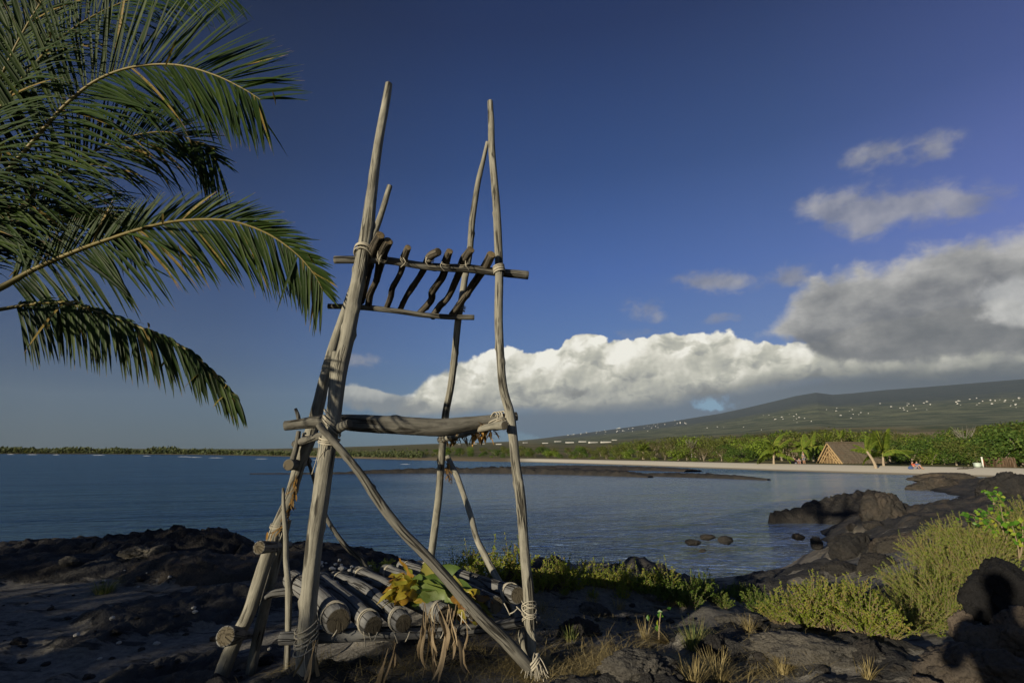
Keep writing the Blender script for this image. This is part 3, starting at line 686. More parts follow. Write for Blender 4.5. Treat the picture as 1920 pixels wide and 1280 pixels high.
RM = 9000.0
def Hfar(a, r):
    a = np.asarray(a, float); r = np.asarray(r, float)
    rs = shore_r(a); d = np.maximum(r-rs, -6)
    wid = np.interp(a, [S_AZ[0], S_AZ[8], S_AZ[11], S_AZ[-1]], [9, 9, 10, 11])
    beach = -1.0 + 0.66*sst(d/wid, -0.4, 1.0) - 0.35*(1-sst(d, -6, 0.5))
    pk = EYE + RM*np.maximum(np.interp(a, SIL_A, SIL_T), 0.0002)      # height at the skyline
    t = np.clip(d/(RM-rs), 0, 1)
    shape = np.interp(a, [R(-45), R(-6), R(8), R(50)], [1.0, 1.1, 1.5, 1.75])
    p = np.stack([np.sin(a)*r, np.cos(a)*r, 0*r], -1)
    n = fbm(p/2600.0, 5, ridged=True)*0.5 + fbm(p/700.0, 4)*0.25
    land = (pk+1)*(t**shape)*(1+0.34*n*(1-t)*sst(t, 0.02, 0.25))
    land = np.where(r > RM, (pk+1)*np.clip(1-(r-RM)/9000, 0.2, 1), land)
    dune = sst(d, 12, 60)*(0.5*fbm(p/40, 3)+0.25)
    return beach + land + dune*sst(r, 30, 80)
def far_point(px, py, rmin=150.0, rmax=RM):
    d = ray(px, py); a = math.atan2(d[0], d[1]); k = d[2]/math.hypot(d[0], d[1])
    r = np.exp(np.linspace(math.log(rmin), math.log(rmax), 900)); dz = Hfar(np.full_like(r, a), r) - (EYE + k*r)
    i = np.argmax(dz > 0)
    rr_ = r[i] if dz[i] > 0 else rmax*0.95
    return np.array((math.sin(a)*rr_, math.cos(a)*rr_, float(Hfar(np.array([a]), np.array([rr_]))[0])))
def build_far():
    az = np.radians(np.linspace(-56, 66, 860)); s = np.linspace(0, 1, 210)
    rs = shore_r(az)*0.93
    s2 = np.where(s < 0.5, s*2*0.36, 0.36+(s-0.5)*2*0.64)
    Rr = rs[None]*np.exp(s2[:, None]*np.log(15000/rs)[None]); A_ = np.broadcast_to(az[None], Rr.shape)
    z = Hfar(A_, Rr); x = np.sin(A_)*Rr; y = np.cos(A_)*Rr
    m, k = x.shape; i = np.arange(m-1)[:, None]*k; j = np.arange(k-1)[None]
    F = np.stack([i+j, i+k+j, i+k+j+1, i+j+1], -1).reshape(-1, 4)[:, ::-1]
    d = Rr - shore_r(A_); mb = MB()
    wid = np.interp(A_, [S_AZ[0], S_AZ[8], S_AZ[11], S_AZ[-1]], [9, 9, 10, 11])
    sand = 1-sst(d/wid, 0.85, 1.15)
    mb.add(np.stack([x, y, z], -1).reshape(-1, 3), [F[:, ::-1]], 0, sandf=sand.ravel(), height=np.clip((Rr-300)/(RM-300), 0, 1).ravel(), side=A_.ravel())
    m_, b, out = newmat('far_land'); pos = b.new('ShaderNodeNewGeometry').outputs['Position']
    sf = attr(b, 'sandf'); hg = attr(b, 'height'); sd = attr(b, 'side')
    big = b.noise(b.v('SCALE', pos, 0.0011), 1.0, 6, 0.62, dims='3D'); mid = b.noise(b.v('SCALE', pos, 0.006), 1.0, 6, 0.66, dims='3D'); sm = b.noise(b.v('SCALE', pos, 0.05), 1.0, 5, 0.65, dims='3D')
    scrub = b.mix(b.lin(mid, 0.38, 0.62), (0.075, 0.095, 0.03, 1), (0.23, 0.175, 0.09, 1))
    scrub = b.mix(b.mul(b.sstep(sm, 0.5, 0.62), 0.6), scrub, (0.035, 0.055, 0.014, 1))
    forest_cloud_shade = b.mix(b.lin(mid, 0.40, 0.60), (0.070, 0.090, 0.060, 1), (0.20, 0.21, 0.125, 1))
    forest_cloud_shade = b.mix(b.mul(b.sstep(sm, 0.48, 0.62), 0.5), forest_cloud_shade, (0.035, 0.056, 0.026, 1))
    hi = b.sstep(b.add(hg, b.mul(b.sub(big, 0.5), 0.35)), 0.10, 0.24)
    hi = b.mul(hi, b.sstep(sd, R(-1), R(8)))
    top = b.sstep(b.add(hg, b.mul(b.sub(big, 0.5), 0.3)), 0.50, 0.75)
    forest_cloud_shade = b.mix(b.mul(top, 0.9), forest_cloud_shade, (0.058, 0.076, 0.086, 1))  # upper slope: cloud shade and haze painted in as a blue-grey colour
    col = b.mix(hi, scrub, forest_cloud_shade)
    # pale dry strip of grassland low on the right
    strip = b.mul(b.sstep(b.add(hg, b.mul(b.sub(big, 0.5), 0.06)), 0.052, 0.07), b.sub(1.0, b.sstep(b.add(hg, b.mul(b.sub(big, 0.5), 0.06)), 0.125, 0.16)))
    strip = b.mul(strip, b.mul(b.sstep(sd, R(30), R(37)), b.sstep(mid, 0.34, 0.5)))
    col = b.mix(b.mul(strip, 0.9), col, (0.30, 0.23, 0.13, 1))
    n3 = b.noise(pos, 3.0, 4, 0.6, dims='3D')
    sandc = b.mix(n3, (0.72, 0.64, 0.48, 1), (0.90, 0.82, 0.65, 1))
    px_, py_, pz_ = b.sep(pos)
    sandc = b.mix(b.sstep(pz_, -0.80, -0.93), sandc, (0.34, 0.29, 0.20, 1))
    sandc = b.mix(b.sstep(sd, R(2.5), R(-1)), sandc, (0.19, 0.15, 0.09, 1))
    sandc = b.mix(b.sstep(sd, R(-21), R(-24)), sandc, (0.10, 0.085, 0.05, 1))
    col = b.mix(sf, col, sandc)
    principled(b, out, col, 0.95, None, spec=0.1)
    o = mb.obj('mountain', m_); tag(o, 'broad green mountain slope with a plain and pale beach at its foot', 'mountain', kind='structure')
build_far()

# ================================================================== haze
def build_haze():
    m_, b, out = newmat('haze_air'); pv = b.new('ShaderNodeVolumePrincipled')
    pv.inputs['Color'].default_value = (0.70, 0.84, 1.0, 1); pv.inputs['Density'].default_value = 0.000015; pv.inputs['Anisotropy'].default_value = 0.0
    b.t.links.new(pv.outputs[0], out.inputs['Volume'])
    x0, x1, y0, y1, z0, z1 = -14000, 14000, -3000, 15500, -5, 1700
    V = [(x, y, z) for x in (x0, x1) for y in (y0, y1) for z in (z0, z1)]
    F = np.array([(0, 1, 3, 2), (4, 6, 7, 5), (0, 4, 5, 1), (2, 3, 7, 6), (0, 2, 6, 4), (1, 5, 7, 3)])
    mb = MB(); mb.add(V, [F]); o = mb.obj('haze', m_, smooth=False); tag(o, 'thin blue haze in the air over the bay', 'haze', kind='stuff')
USE_HAZE = True
if USE_HAZE: build_haze()

# ================================================================== the wooden altar tower
def pts(spec):
    """(px, py, Y, width_px) rows -> points with radius"""
    o = []
    for px, py, Y, w in spec:
        p = P(px, py, Y); o.append((p[0], p[1], p[2], 0.455*w/FPX*depth(p)))
    return np.array(o)
TW = empty('altar_tower', (-1.3, 4.9, 0), 'tall Hawaiian altar tower of weathered poles lashed together with cord, standing on the shore', 'altar')
_sd = [0]; MEMB = []
def member(name, spec, mat, n=18, rough=0.05, knots=0, bark=0.0, label=None, step=0.03):
    _sd[0] += 1; mb = MB(); q = pts(spec)
    tube(mb, q, n=n, step=step, rough=rough, seed=_sd[0], knots=knots, bark=bark)
    o = mb.obj(name, M[mat], TW)
    if label: o['label'] = label
    MEMB.append((q, o))
    return q
SPEC = {}
SPEC['A'] = [(729, 158, 4.72, 16), (722, 200, 4.68, 18), (708, 277, 4.62, 20), (697, 360, 4.55, 24), (690, 420, 4.51, 28), (682, 470, 4.47, 30), (668, 545, 4.42, 31), (650, 636, 4.35, 33), (635, 705, 4.29, 35), (625, 780, 4.23, 35), (613, 850, 4.18, 38), (600, 940, 4.12, 39), (590, 1010, 4.08, 38), (582, 1090, 4.04, 39), (575, 1180, 4.01, 41), (570, 1290, 3.98, 43)]
SPEC['B'] = [(919, 190, 4.80, 11), (921, 230, 4.78, 13), (922, 280, 4.75, 14), (927, 340, 4.71, 15), (930.5, 382, 4.68, 16), (934, 450, 4.64, 17), (936, 515, 4.60, 17), (935, 601, 4.55, 18), (939, 680, 4.50, 17), (944, 730, 4.47, 18), (956, 775, 4.45, 19), (962, 820, 4.42, 19), (967, 870, 4.40, 20), (976, 934, 4.36, 21), (981, 1000, 4.33, 20), (986, 1060, 4.31, 21), (991, 1110, 4.30, 23), (994, 1190, 4.28, 24), (997, 1245, 4.26, 22)]
SPEC['C'] = [(914, 266, 4.85, 7), (906, 302, 4.90, 9), (898, 334, 4.95, 11), (891, 375, 5.00, 12), (885, 417, 5.05, 13), (881, 470, 5.12, 13), (872, 520, 5.2, 13), (866, 560, 5.27, 14), (859, 601, 5.34, 14), (852, 671, 5.46, 14), (845, 726, 5.55, 14), (836, 773, 5.62, 15), (831, 820, 5.7, 15), (827, 870, 5.8, 15), (822, 935, 5.9, 15), (815, 992, 6.0, 15), (810, 1030, 6.07, 15), (800, 1105, 6.17, 15), (797, 1130, 6.2, 15)]
SPEC['D'] = [(731, 348, 4.92, 12), (722, 378, 4.93, 13), (712, 410, 4.94, 14), (690, 470, 4.96, 16), (660, 545, 4.99, 18), (640, 604, 5.0, 20), (625, 650, 5.02, 22), (608, 712, 5.04, 25), (596, 765, 5.06, 28), (579, 825, 5.09, 29), (562, 869, 5.11, 27), (543, 934, 5.13, 25), (521, 985, 5.15, 27), (495, 1060, 5.17, 30), (467, 1147, 5.19, 30), (446, 1190, 5.2, 31), (422, 1247, 5.21, 34), (404, 1300, 5.22, 36)]
SPEC['A'] = [(a, b_, c, d*(.95 if b_ < 600 else .90)) for a, b_, c, d in SPEC['A']]; SPEC['D'] = [(a, b_, c, d*.90) for a, b_, c, d in SPEC['D']]
qA = member('post', SPEC['A'], 'post', 26, 0.05, 10, 0.16, 'front post with long dark cracks')
qB = member('post', SPEC['B'], 'post', 22, 0.06, 18, 0.0, 'pale slender post reaching highest on the right')
qC = member('post', SPEC['C'], 'post', 18, 0.07, 16, 0.0, 'thin rear post leaning on the top of the right post')
qD = member('post', SPEC['D'], 'post', 22, 0.06, 9, 0.06, 'leaning rear post crossing behind the front post')
# cut stub on the side of the front post
member('branch_stub', [(628, 660, 4.32, 13), (626, 690, 4.30, 15), (622, 740, 4.27, 15), (618, 775, 4.24, 10)], 'post', 12, 0.05)
# lower legs and sticks
member('prop_stick', [(541, 975, 5.28, 12), (532, 1005, 5.3, 15), (522, 1035, 5.31, 18), (510, 1085, 5.32, 19), (500, 1122, 5.33, 21), (490, 1165, 5.34, 22), (480, 1210, 5.35, 21), (470, 1260, 5.36, 21)], 'post', 16, 0.05, 2)
member('prop_stick', [(554, 766, 5.03, 6), (559, 780, 5.02, 8), (562, 800, 5.0, 9)], 'post_dark', 10, 0.06, 0)
member('prop_stick', [(560, 808, 4.99, 9), (556, 835, 4.98, 12), (549, 862, 4.97, 12), (546, 880, 4.96, 11)], 'post_dark', 10, 0.06, 1)
member('prop_stick', [(531, 914, 4.95, 5), (532, 950, 4.93, 8), (536, 1005, 4.9, 11), (536, 1047, 4.86, 11), (540, 1090, 4.8, 13), (541, 1135, 4.75, 13), (540, 1185, 4.7, 12), (538, 1240, 4.66, 12), (537, 1310, 4.6, 12)], 'post', 12, 0.07, 3)
# braces
member('brace', [(598, 795, 4.07, 14), (606, 806, 4.07, 15), (616, 816, 4.07, 14), (646, 851, 4.06, 15), (677, 890, 4.06, 17), (703, 929, 4.05, 19), (729, 965, 4.05, 19), (758, 1000, 4.04, 19), (793, 1035, 4.04, 20), (835, 1081, 4.03, 22), (870, 1122, 4.04, 24), (907, 1162, 4.06, 25), (944, 1197, 4.08, 25), (988, 1245, 4.11, 25), (1003, 1263, 4.13, 19)], 'post_dark', 18, 0.05, 4, 0, 'long curved front brace running down to the right foot')
member('brace', [(839, 855, 5.75, 10), (846, 871, 5.7, 12), (857, 893, 5.6, 12), (870, 929, 5.45, 11), (883, 968, 5.3, 12), (894, 1009, 5.1, 12), (911, 1044, 4.95, 14), (929, 1079, 4.8, 14), (944, 1105, 4.7, 14), (970, 1172, 4.5, 13), (988, 1235, 4.38, 12)], 'post', 14, 0.06, 3)
member('brace', [(577, 850, 5.18, 6), (579, 866, 5.2, 7), (586, 890, 5.24, 7), (598, 930, 5.28, 8), (612, 970, 5.32, 9), (632, 1002, 5.36, 9), (652, 1027, 5.4, 10), (675, 1047, 5.44, 10), (688, 1065, 5.46, 11), (707, 1083, 5.5, 11)], 'post_dark', 12, 0.05, 2)
# seat beam, rungs
member('crossbeam', [(534, 798, 4.40, 20), (560, 795, 4.41, 22), (600, 790, 4.42, 26), (640, 791, 4.43, 31), (680, 793, 4.45, 36), (730, 796, 4.47, 38), (780, 799, 4.49, 39), (830, 801, 4.53, 38), (870, 796, 4.57, 33), (905, 790, 4.60, 25), (940, 784, 4.63, 20), (969, 780, 4.66, 18)], 'post_dark', 24, 0.07, 3, 0.15, 'thick cracked grey beam at eye height')
member('rung', [(946, 797, 4.22, 19), (930, 798, 4.32, 17), (905, 803, 4.55, 14), (870, 812, 5.0, 14), (826, 824, 5.75, 15)], 'post', 16, 0.04)
member('rung', [(655, 793, 4.10, 17), (640, 800, 4.15, 20), (622, 810, 4.28, 18), (600, 817, 4.5, 16), (570, 826, 4.9, 15), (553, 832, 5.2, 14)], 'post_dark', 16, 0.05)
# top platform: two bars and seven crooked sticks
member('platform_bar', [(627, 487, 4.49, 16), (680, 487, 4.51, 16), (722, 488, 4.54, 16), (760, 493, 4.56, 15), (797, 499, 4.59, 16), (840, 502, 4.61, 17), (884, 504, 4.64, 18), (930, 510, 4.67, 17), (990, 516, 4.71, 18)], 'post_dark', 16, 0.05, 3)
member('platform_bar', [(615, 574, 5.14, 11), (660, 575, 5.17, 11), (700, 578, 5.19, 12), (750, 584, 5.22, 11), (790, 590, 5.24, 11), (840, 594, 5.27, 11), (889, 595, 5.30, 11)], 'post_dark', 14, 0.05, 4)
STK = [[(713, 441, 4.25, 19), (701, 467, 4.44, 20), (691, 507, 4.74, 15), (683, 540, 5.0, 14), (677, 566, 5.2, 14)],
       [(728, 452, 4.30, 20), (717, 477, 4.46, 20), (709, 512, 4.74, 15), (705, 528, 4.85, 13), (694, 552, 5.05, 14), (690, 577, 5.22, 14)],
       [(765, 464, 4.36, 14), (758, 483, 4.50, 16), (751, 512, 4.72, 12), (736, 540, 4.95, 12), (733, 556, 5.05, 12), (724, 580, 5.25, 12)],
       [(822, 472, 4.40, 17), (806, 482, 4.50, 17), (792, 510, 4.74, 13), (771, 542, 4.98, 13), (762, 556, 5.1, 11), (749, 583, 5.27, 11)],
       [(843, 471, 4.42, 15), (836, 490, 4.55, 17), (830, 518, 4.76, 15), (811, 546, 5.0, 15), (808, 563, 5.12, 14), (786, 588, 5.3, 12)],
       [(883, 468, 4.44, 16), (869, 488, 4.58, 18), (858, 518, 4.8, 15), (841, 556, 5.07, 13), (825, 573, 5.2, 14), (810, 595, 5.32, 13)],
       [(921, 477, 4.50, 19), (911, 498, 4.64, 19), (893, 525, 4.84, 16), (869, 560, 5.08, 14), (847, 590, 5.30, 13)]]
for s_ in STK: member('platform_stick', s_, 'stick', 14, 0.12, 5)
# stubs and bearers of the left side
member('rung', [(541, 871, 4.92, 23), (552, 870, 5.06, 22), (566, 867, 5.36, 19), (577, 865, 5.6, 17)], 'post_dark', 16, 0.03)
member('rung', [(486, 1026, 4.82, 27), (500, 1025, 4.95, 24), (522, 1023, 5.3, 19), (543, 1021, 5.7, 14)], 'log', 16, 0.03)
member('rung', [(423, 1192, 4.72, 40), (436, 1191, 4.85, 36), (455, 1188, 5.3, 24), (478, 1184, 5.8, 20)], 'log', 18, 0.05)
member('bearer', [(496, 1117, 5.22, 14), (520, 1111, 5.26, 16), (600, 1103, 5.40, 20), (700, 1094, 5.62, 20), (800, 1085, 5.9, 20)], 'log', 14, 0.04)
member('bearer', [(526, 1196, 4.12, 25), (560, 1195, 4.12, 26), (620, 1192, 4.13, 26), (720, 1187, 4.15, 26), (800, 1184, 4.17, 25), (880, 1180, 4.2, 23), (960, 1168, 4.4, 22), (1010, 1160, 4.5, 20)], 'log', 16, 0.04)
LOGS = [[(634, 1163, 4.02, 57), (610, 1135, 4.3, 52), (578, 1107, 4.7, 46), (548, 1086, 5.1, 40)],
        [(700, 1172, 4.00, 44), (664, 1140, 4.3, 43), (630, 1113, 4.65, 40), (596, 1086, 5.2, 34)],
        [(756, 1167, 4.02, 42), (716, 1133, 4.35, 40), (672, 1104, 4.75, 38), (627, 1083, 5.25, 30)],
        [(835, 1151, 4.08, 40), (790, 1131, 4.35, 38), (730, 1103, 4.8, 36), (666, 1074, 5.4, 31)],
        [(890, 1147, 4.14, 37), (830, 1117, 4.6, 34), (774, 1090, 5.1, 31), (722, 1069, 5.55, 27)],
        [(930, 1133, 4.22, 36), (868, 1104, 4.75, 33), (810, 1079, 5.3, 29), (752, 1060, 5.75, 24)],
        [(970, 1115, 4.28, 37), (912, 1096, 4.75, 33), (850, 1076, 5.3, 28), (786, 1060, 5.85, 23)]]
qL = [member('deck_log', [(a_, b_, c_, d_*.93) for a_, b_, c_, d_ in s_], 'log', 22, 0.025, 1, 0.0) for s_ in LOGS]

# cord lashings
def on(q, k):
    i = int(np.clip(k, 0, len(q)-2)); a = q[i]; b_ = q[i+1]; f = k-i
    c = a*(1-f)+b_*f; return c[:3], (b_-a)[:3], c[3]
def at_py(q, spec, py):
    ys = [r_[1] for r_ in spec]; 
    for i in range(len(ys)-1):
        if min(ys[i], ys[i+1]) <= py <= max(ys[i], ys[i+1]): return on(q, i + (py-ys[i])/(ys[i+1]-ys[i]))
    return on(q, len(ys)-2)
_ls = [0]
def lash(q, spec, py, turns, h, rr=0.007, grow=1.0, tilt=0.3, hang=0, mid=None):
    _ls[0] += 1; mb = MB(); rr = rr*.62; turns = turns+1
    c, ax, r = at_py(q, spec, py) if mid is None else on(q, mid)
    coil(mb, c, ax, r*grow+0.004, turns, h, rr, _ls[0], tilt)
    rg = np.random.default_rng(_ls[0])
    for k in range(hang):
        a = c + np.array((rg.uniform(-r, r), -r*1.1, rg.uniform(-.02, .02)))
        L = rg.uniform(0.10, 0.28)
        string(mb, [a, a+np.array((rg.uniform(-.03, .03), -.02, -L*.4)), a+np.array((rg.uniform(-.04, .04), -.01, -L))], rr*0.6, k)
    o = mb.obj('lashing', M['rope'], TW)
    for qq, po in MEMB:
        if qq is q: o.parent = po          # the cord is a sub-part of the pole it is wound on
    return o
lash(qA, SPEC['A'], 473, 4, 0.075, 0.011, 1.12, 0.35)
lash(qA, SPEC['A'], 795, 3, 0.07, 0.008, 1.15, 0.9)
lash(qA, SPEC['A'], 827, 4, 0.06, 0.008, 1.12, 0.35, 3)
lash(qA, SPEC['A'], 1192, 6, 0.15, 0.008, 1.12, 0.5, 2)
lash(qB, SPEC['B'], 506, 5, 0.07, 0.010, 1.10, 0.2)
lash(qB, SPEC['B'], 1150, 4, 0.16, 0.006, 1.1, 0.6, 1)
lash(qB, SPEC['B'], 1142, 3, 0.10, 0.006, 1.1, -0.7, 0)
lash(qC, SPEC['C'], 576, 4, 0.05, 0.007, 1.3, 0.3)
lash(qD, SPEC['D'], 985, 3, 0.035, 0.006, 1.06, 0.25, 2)
lash(qD, SPEC['D'], 817, 3, 0.05, 0.008, 1.05, 0.2)
# right end of the seat beam: thick wrapping over beam and rung
for k, (sp, mid) in enumerate((([(930, 785, 4.53, 26), (945, 784, 4.55, 26)], .2), ([(934, 790, 4.45, 30), (942, 800, 4.44, 30)], .5))):
    lash(pts(sp), sp, 0, 5, 0.09, 0.009, 0.95, 0.4, 0, mid)
for q, k, tr in ((qL[0], 0.25, 3), (qL[1], 0.22, 3), (qL[2], 0.2, 4), (qL[3], 0.25, 3), (qL[6], 0.2, 4)):
    lash(q, None, 0, tr, 0.03, 0.006, 1.02, 0.25, 0, k)
for q, k in ((qL[1], 2.8), (qL[2], 2.75), (qL[3], 2.8), (qL[4], 2.8), (qL[5], 2.8), (qL[6], 2.75)):
    lash(q, None, 0, 2, 0.02, 0.006, 1.02, 0.2, 0, k)
# cords under the logs round the front bearer
for (x0, y0), (x1, y1) in (((624, 1192), (632, 1180)), ((682, 1182), (686, 1218)), ((690, 1180), (696, 1200)), ((700, 1202), (708, 1184)), ((740, 1188), (746, 1205)), ((760, 1202), (768, 1184)), ((812, 1168), (822, 1196)), ((826, 1196), (832, 1180)), ((846, 1172), (850, 1192)), ((860, 1150), (884, 1180)), ((866, 1146), (864, 1172)), ((945, 1130), (956, 1152)), ((956, 1150), (970, 1140)), ((968, 1136), (984, 1152))):
    mb = MB(); a = P(x0, y0, 3.985); c = P(x1, y1, 4.0); string(mb, [a, (a+c)/2+np.array((0.004, -0.012, 0)), c], 0.0042, int(x0)); mb.obj('cord', M['rope'], TW)
# bindings of the platform sticks
for k, s_ in enumerate(STK[1:6]):
    q = pts(s_); c = q[1][:3]; mb = MB(); rg = np.random.default_rng(k)
    coil(mb, c+np.array((0, 0, -.02)), (q[2]-q[1])[:3], q[1][3]*1.02, 3, 0.04, 0.0026, 60+k, 0.6)
    for j in range(1):
        a = c+np.array((rg.uniform(-.03, .03), -.05, -.02)); string(mb, [a, a+np.array((rg.uniform(-.03, .03), -.015, -.05)), a+np.array((rg.uniform(-.03, .03), .02, -.085))], 0.004, j)
    mb.obj('lashing', M['rope'], TW)
# frayed white cord at the foot of the right post
mb = MB()
for k in range(26):
    a = P(1003+rng.normal(0, 5), 1238+rng.normal(0, 6), 4.14); d = np.array((rng.normal(.02, .07), -0.05-abs(rng.normal(0, .04)), -0.06-abs(rng.normal(0, .03))))
    e = a+d; e[2] = max(e[2], HZ(e[0], e[1])+0.004); string(mb, [a, a+d*np.array((.5, .5, .25)), e], 0.0035, k, 4)
coil(mb, P(1001, 1243, 4.13), (0.5, 0, -1), 0.05, 4, 0.05, 0.007, 77, 0.4)
mb.obj('frayed_cord', M['rope'], TW)

# ------------------------------------------------------------------ offerings and dried leaves
def ti_leaf(name, parent, base, d, L, w, droop, mat, label=None, fold=0.22, nrm=None, segs=8, wob=0.0):
    mb = MB(); d = np.array(d, float); d /= np.linalg.norm(d)
    strips(mb, [base], [d], L, w, droop, segs, tone=[rng.uniform(0, 1)], fold=fold, normal=nrm, prof=lambda t: (max(0.0, math.sin(math.pi*min(1, 0.06+0.94*t**0.85))))**0.75)
    if wob:
        V = mb.V[0]; V += 0.5*wob*np.stack([pnoise(V*18+k*5) for k in range(3)], -1)
    o = mb.obj(name, mat, parent)
    if label: o['label'] = label
    return o
bc = P(805, 1100, 4.34); bc = np.array((bc[0], bc[1], bc[2]))
BUN = empty('leaf_bundle', bc, 'bundle of green and yellowing ti leaves wrapped as an offering, lying on the deck logs', 'offering')
def BP(px, py, dy=0.0): return P(px, py+7, 4.36+dy)
# wrapped green core and the blades folded round it
mb = MB(); q = np.array([list(BP(768, 1100))+[.04], list(BP(785, 1098))+[.07], list(BP(812, 1094))+[.09], list(BP(842, 1099))+[.08], list(BP(866, 1112))+[.05], list(BP(880, 1120))+[.025]])
tube(mb, q, n=22, step=.025, rough=0.16, seed=31)
mb.A['tone'] = [(0, 0.2+0.3*pnoise(np.concatenate(mb.V)*9))]; mb.A['along'] = [(0, np.full(mb.n, .3))]
mb.obj('wrapped_leaves', M['ti_green'], BUN)
for k in range(20):
    a = BP(764+rng.uniform(0, 22), 1072+rng.uniform(0, 46), 0); a[1] -= .085+rng.uniform(0, .05)
    ti_leaf('leaf', BUN, a, (1.0, rng.normal(-.05, .1), rng.uniform(-.30, .22)), rng.uniform(.28, .46), rng.uniform(.07, .125), rng.uniform(.2, .9), M['ti_green' if k % 4 else 'ti_yellow'], nrm=(0.1+rng.normal(0, .3), -0.9, 0.35+rng.normal(0, .3)), fold=rng.uniform(.1, .45), wob=.05)
ti_leaf('leaf', BUN, BP(806, 1088), (-0.3, .05, 1), .17, .12, .1, M['ti_green'], 'broad green leaf standing up at the back', nrm=(0.2, -1, .1))
ti_leaf('leaf', BUN, BP(822, 1085), (0.35, .05, .8), .24, .13, .9, M['ti_green'], nrm=(0, -1, .2))
ti_leaf('leaf', BUN, BP(832, 1080), (0.7, .0, .5), .26, .11, 1.8, M['ti_green'], nrm=(.2, -1, .3))
ti_leaf('leaf', BUN, BP(845, 1090), (0.85, .0, .4), .32, .11, 1.6, M['ti_green'], nrm=(0, -1, .3))
for k in range(46):     # yellow cluster at the left
    a = BP(775+rng.normal(0, 9), 1095+rng.normal(0, 10), rng.normal(0, .04)-.08)
    an = rng.uniform(1.7, 4.5); d = (math.cos(an), rng.normal(-.25, .3), math.sin(an)*.42+.05)
    ti_leaf('leaf', BUN, a, d, rng.uniform(.12, .26), rng.uniform(.03, .075), rng.uniform(.1, 1.0), M['ti_yellow'], wob=0.05, nrm=(rng.normal(0, .4), -1, rng.normal(.2, .4)))
for k in range(40):     # yellow tail at the right
    a = BP(842+rng.normal(14, 14), 1116+rng.normal(0, 9), rng.normal(0, .04)-.10)
    an = rng.uniform(-.9, .9); d = (math.cos(an), rng.normal(-.25, .3), math.sin(an)*.4)
    ti_leaf('leaf', BUN, a, d, rng.uniform(.12, .26), rng.uniform(.028, .06), rng.uniform(.2, 1.2), M['ti_yellow'], wob=0.05, nrm=(rng.normal(0, .4), -1, rng.normal(.2, .4)))
for k in range(8):
    a = BP(800+k*9+rng.normal(0, 4), 1112+rng.normal(0, 5), -.10)
    ti_leaf('leaf', BUN, a, (rng.normal(.1, .5), -.5, -.5), rng.uniform(.12, .2), .06, .6, M['ti_yellow'], wob=0.02, nrm=(0, -1, .3))
# tangled dry cords and leaf strips beneath the bundle
def hanging(label, spots, Y, lens, n_, spread):
    top = P(spots[0], spots[1], Y)
    e = empty('dried_leaf_bunch', top, label, 'dried leaves', 'dried ti leaves hanging from the lower deck')
    for k in range(n_):
        a = top + np.array((rng.normal(0, spread), rng.normal(0, .02), rng.normal(0, .02)))
        L = rng.uniform(*lens)
        d = np.array((rng.normal(0, .22), rng.normal(-.03, .12), -1))
        mb = MB(); segs = 12; d /= np.linalg.norm(d)
        w = rng.uniform(.012, .036)
        strips(mb, [a], [d], L, w, 0.3, segs, tone=[rng.uniform(0, 1)], fold=rng.uniform(-.5, .6), normal=(rng.normal(0, .7), -1, 0), prof=lambda t: (0.25 if t < .3 else 0.25+0.75*math.sin(math.pi*(t-.3)/.7)**1.0) if t < .98 else 0.02)
        V = mb.V[0]; t = np.linspace(0, 1, segs+1).repeat(3)[:, None]
        V += t*0.06*np.stack([pnoise(V*5+k*7), pnoise(V*5+k*7+40), 0*V[:, 0]], -1)
        # twist along the length
        mb.obj('leaf', M['ti_dry'], e)
    return e
hanging('tall thin bunch of dried leaves hanging beside the foot of the cracked front post', (592, 1190), 3.93, (.28, .42), 6, .02)
hanging('sparse pair of dried leaves hanging under the middle of the front bearer', (733, 1200), 4.05, (.15, .36), 5, .035)
hanging('largest shaggy bunch of dried leaves hanging below the leaf bundle', (822, 1140), 3.97, (.22, .48), 20, .085)
# thin strings of knotted leaf above it
gl = empty('leaf_garland', P(880, 812, 4.8), 'withered orange-brown leaf garland twisted along the rung under the thick beam', 'garland')
mb = MB()
for k in range(150):
    t = rng.uniform(0, 1); a = P(828+t*95, 822-t*17+4*math.sin(t*9), 5.6-t*1.15) + rng.normal(0, .022, 3)
    d = rng.normal(0, 1, 3); d /= np.linalg.norm(d)
    strips(mb, [a], [d], rng.uniform(.05, .13), rng.uniform(.015, .04), rng.uniform(0, 1), 4, tone=[rng.uniform(0, 1)**1.5], fold=.2)
mb.obj('withered_leaves', M['ti_orange'], gl)
for k in range(3):
    mb = MB(); a = P(898+k*14, 806-k*3, 4.55-.08*k); strips(mb, [a], [(0.8, -.2, .5)], .10, .06, .2, 5, tone=[.4], fold=.3, normal=(0, -1, .2)); mb.obj('pale_leaf', M['ti_dry'], gl)
def wisp(label, ptsx, n_, spread, lens):
    e = empty('withered_vine', P(*ptsx[0]), label, 'vine'); mb = MB()
    c = crom(np.array([P(*p) for p in ptsx]), .02)
    string(mb, c, .005, 3)
    mb.A['tone'] = [(0, np.full(mb.n, .4))]; mb.A['along'] = [(0, np.full(mb.n, .3))]
    for k in range(n_):
        a = c[rng.integers(len(c))] + rng.normal(0, spread, 3); d = rng.normal(0, .6, 3)+np.array((0, -.2, -.7)); d /= np.linalg.norm(d)
        strips(mb, [a], [d], rng.uniform(*lens), rng.uniform(.006, .02), .5, 4, tone=[rng.uniform(0.2, 1)], fold=.2)
    mb.obj('strands', M['ti_orange'], e); return e
wisp('rust-brown withered vine trailing down the leaning rear post on the left', [(556, 890, 4.93), (550, 930, 4.95), (541, 965, 4.97), (525, 990, 4.98), (505, 1000, 4.99)], 60, .012, (.04, .11))
wisp('short clump of withered orange leaves hanging on the thin brace of the rear post', [(838, 868, 5.6), (841, 885, 5.58), (845, 900, 5.55)], 50, .018, (.03, .08))

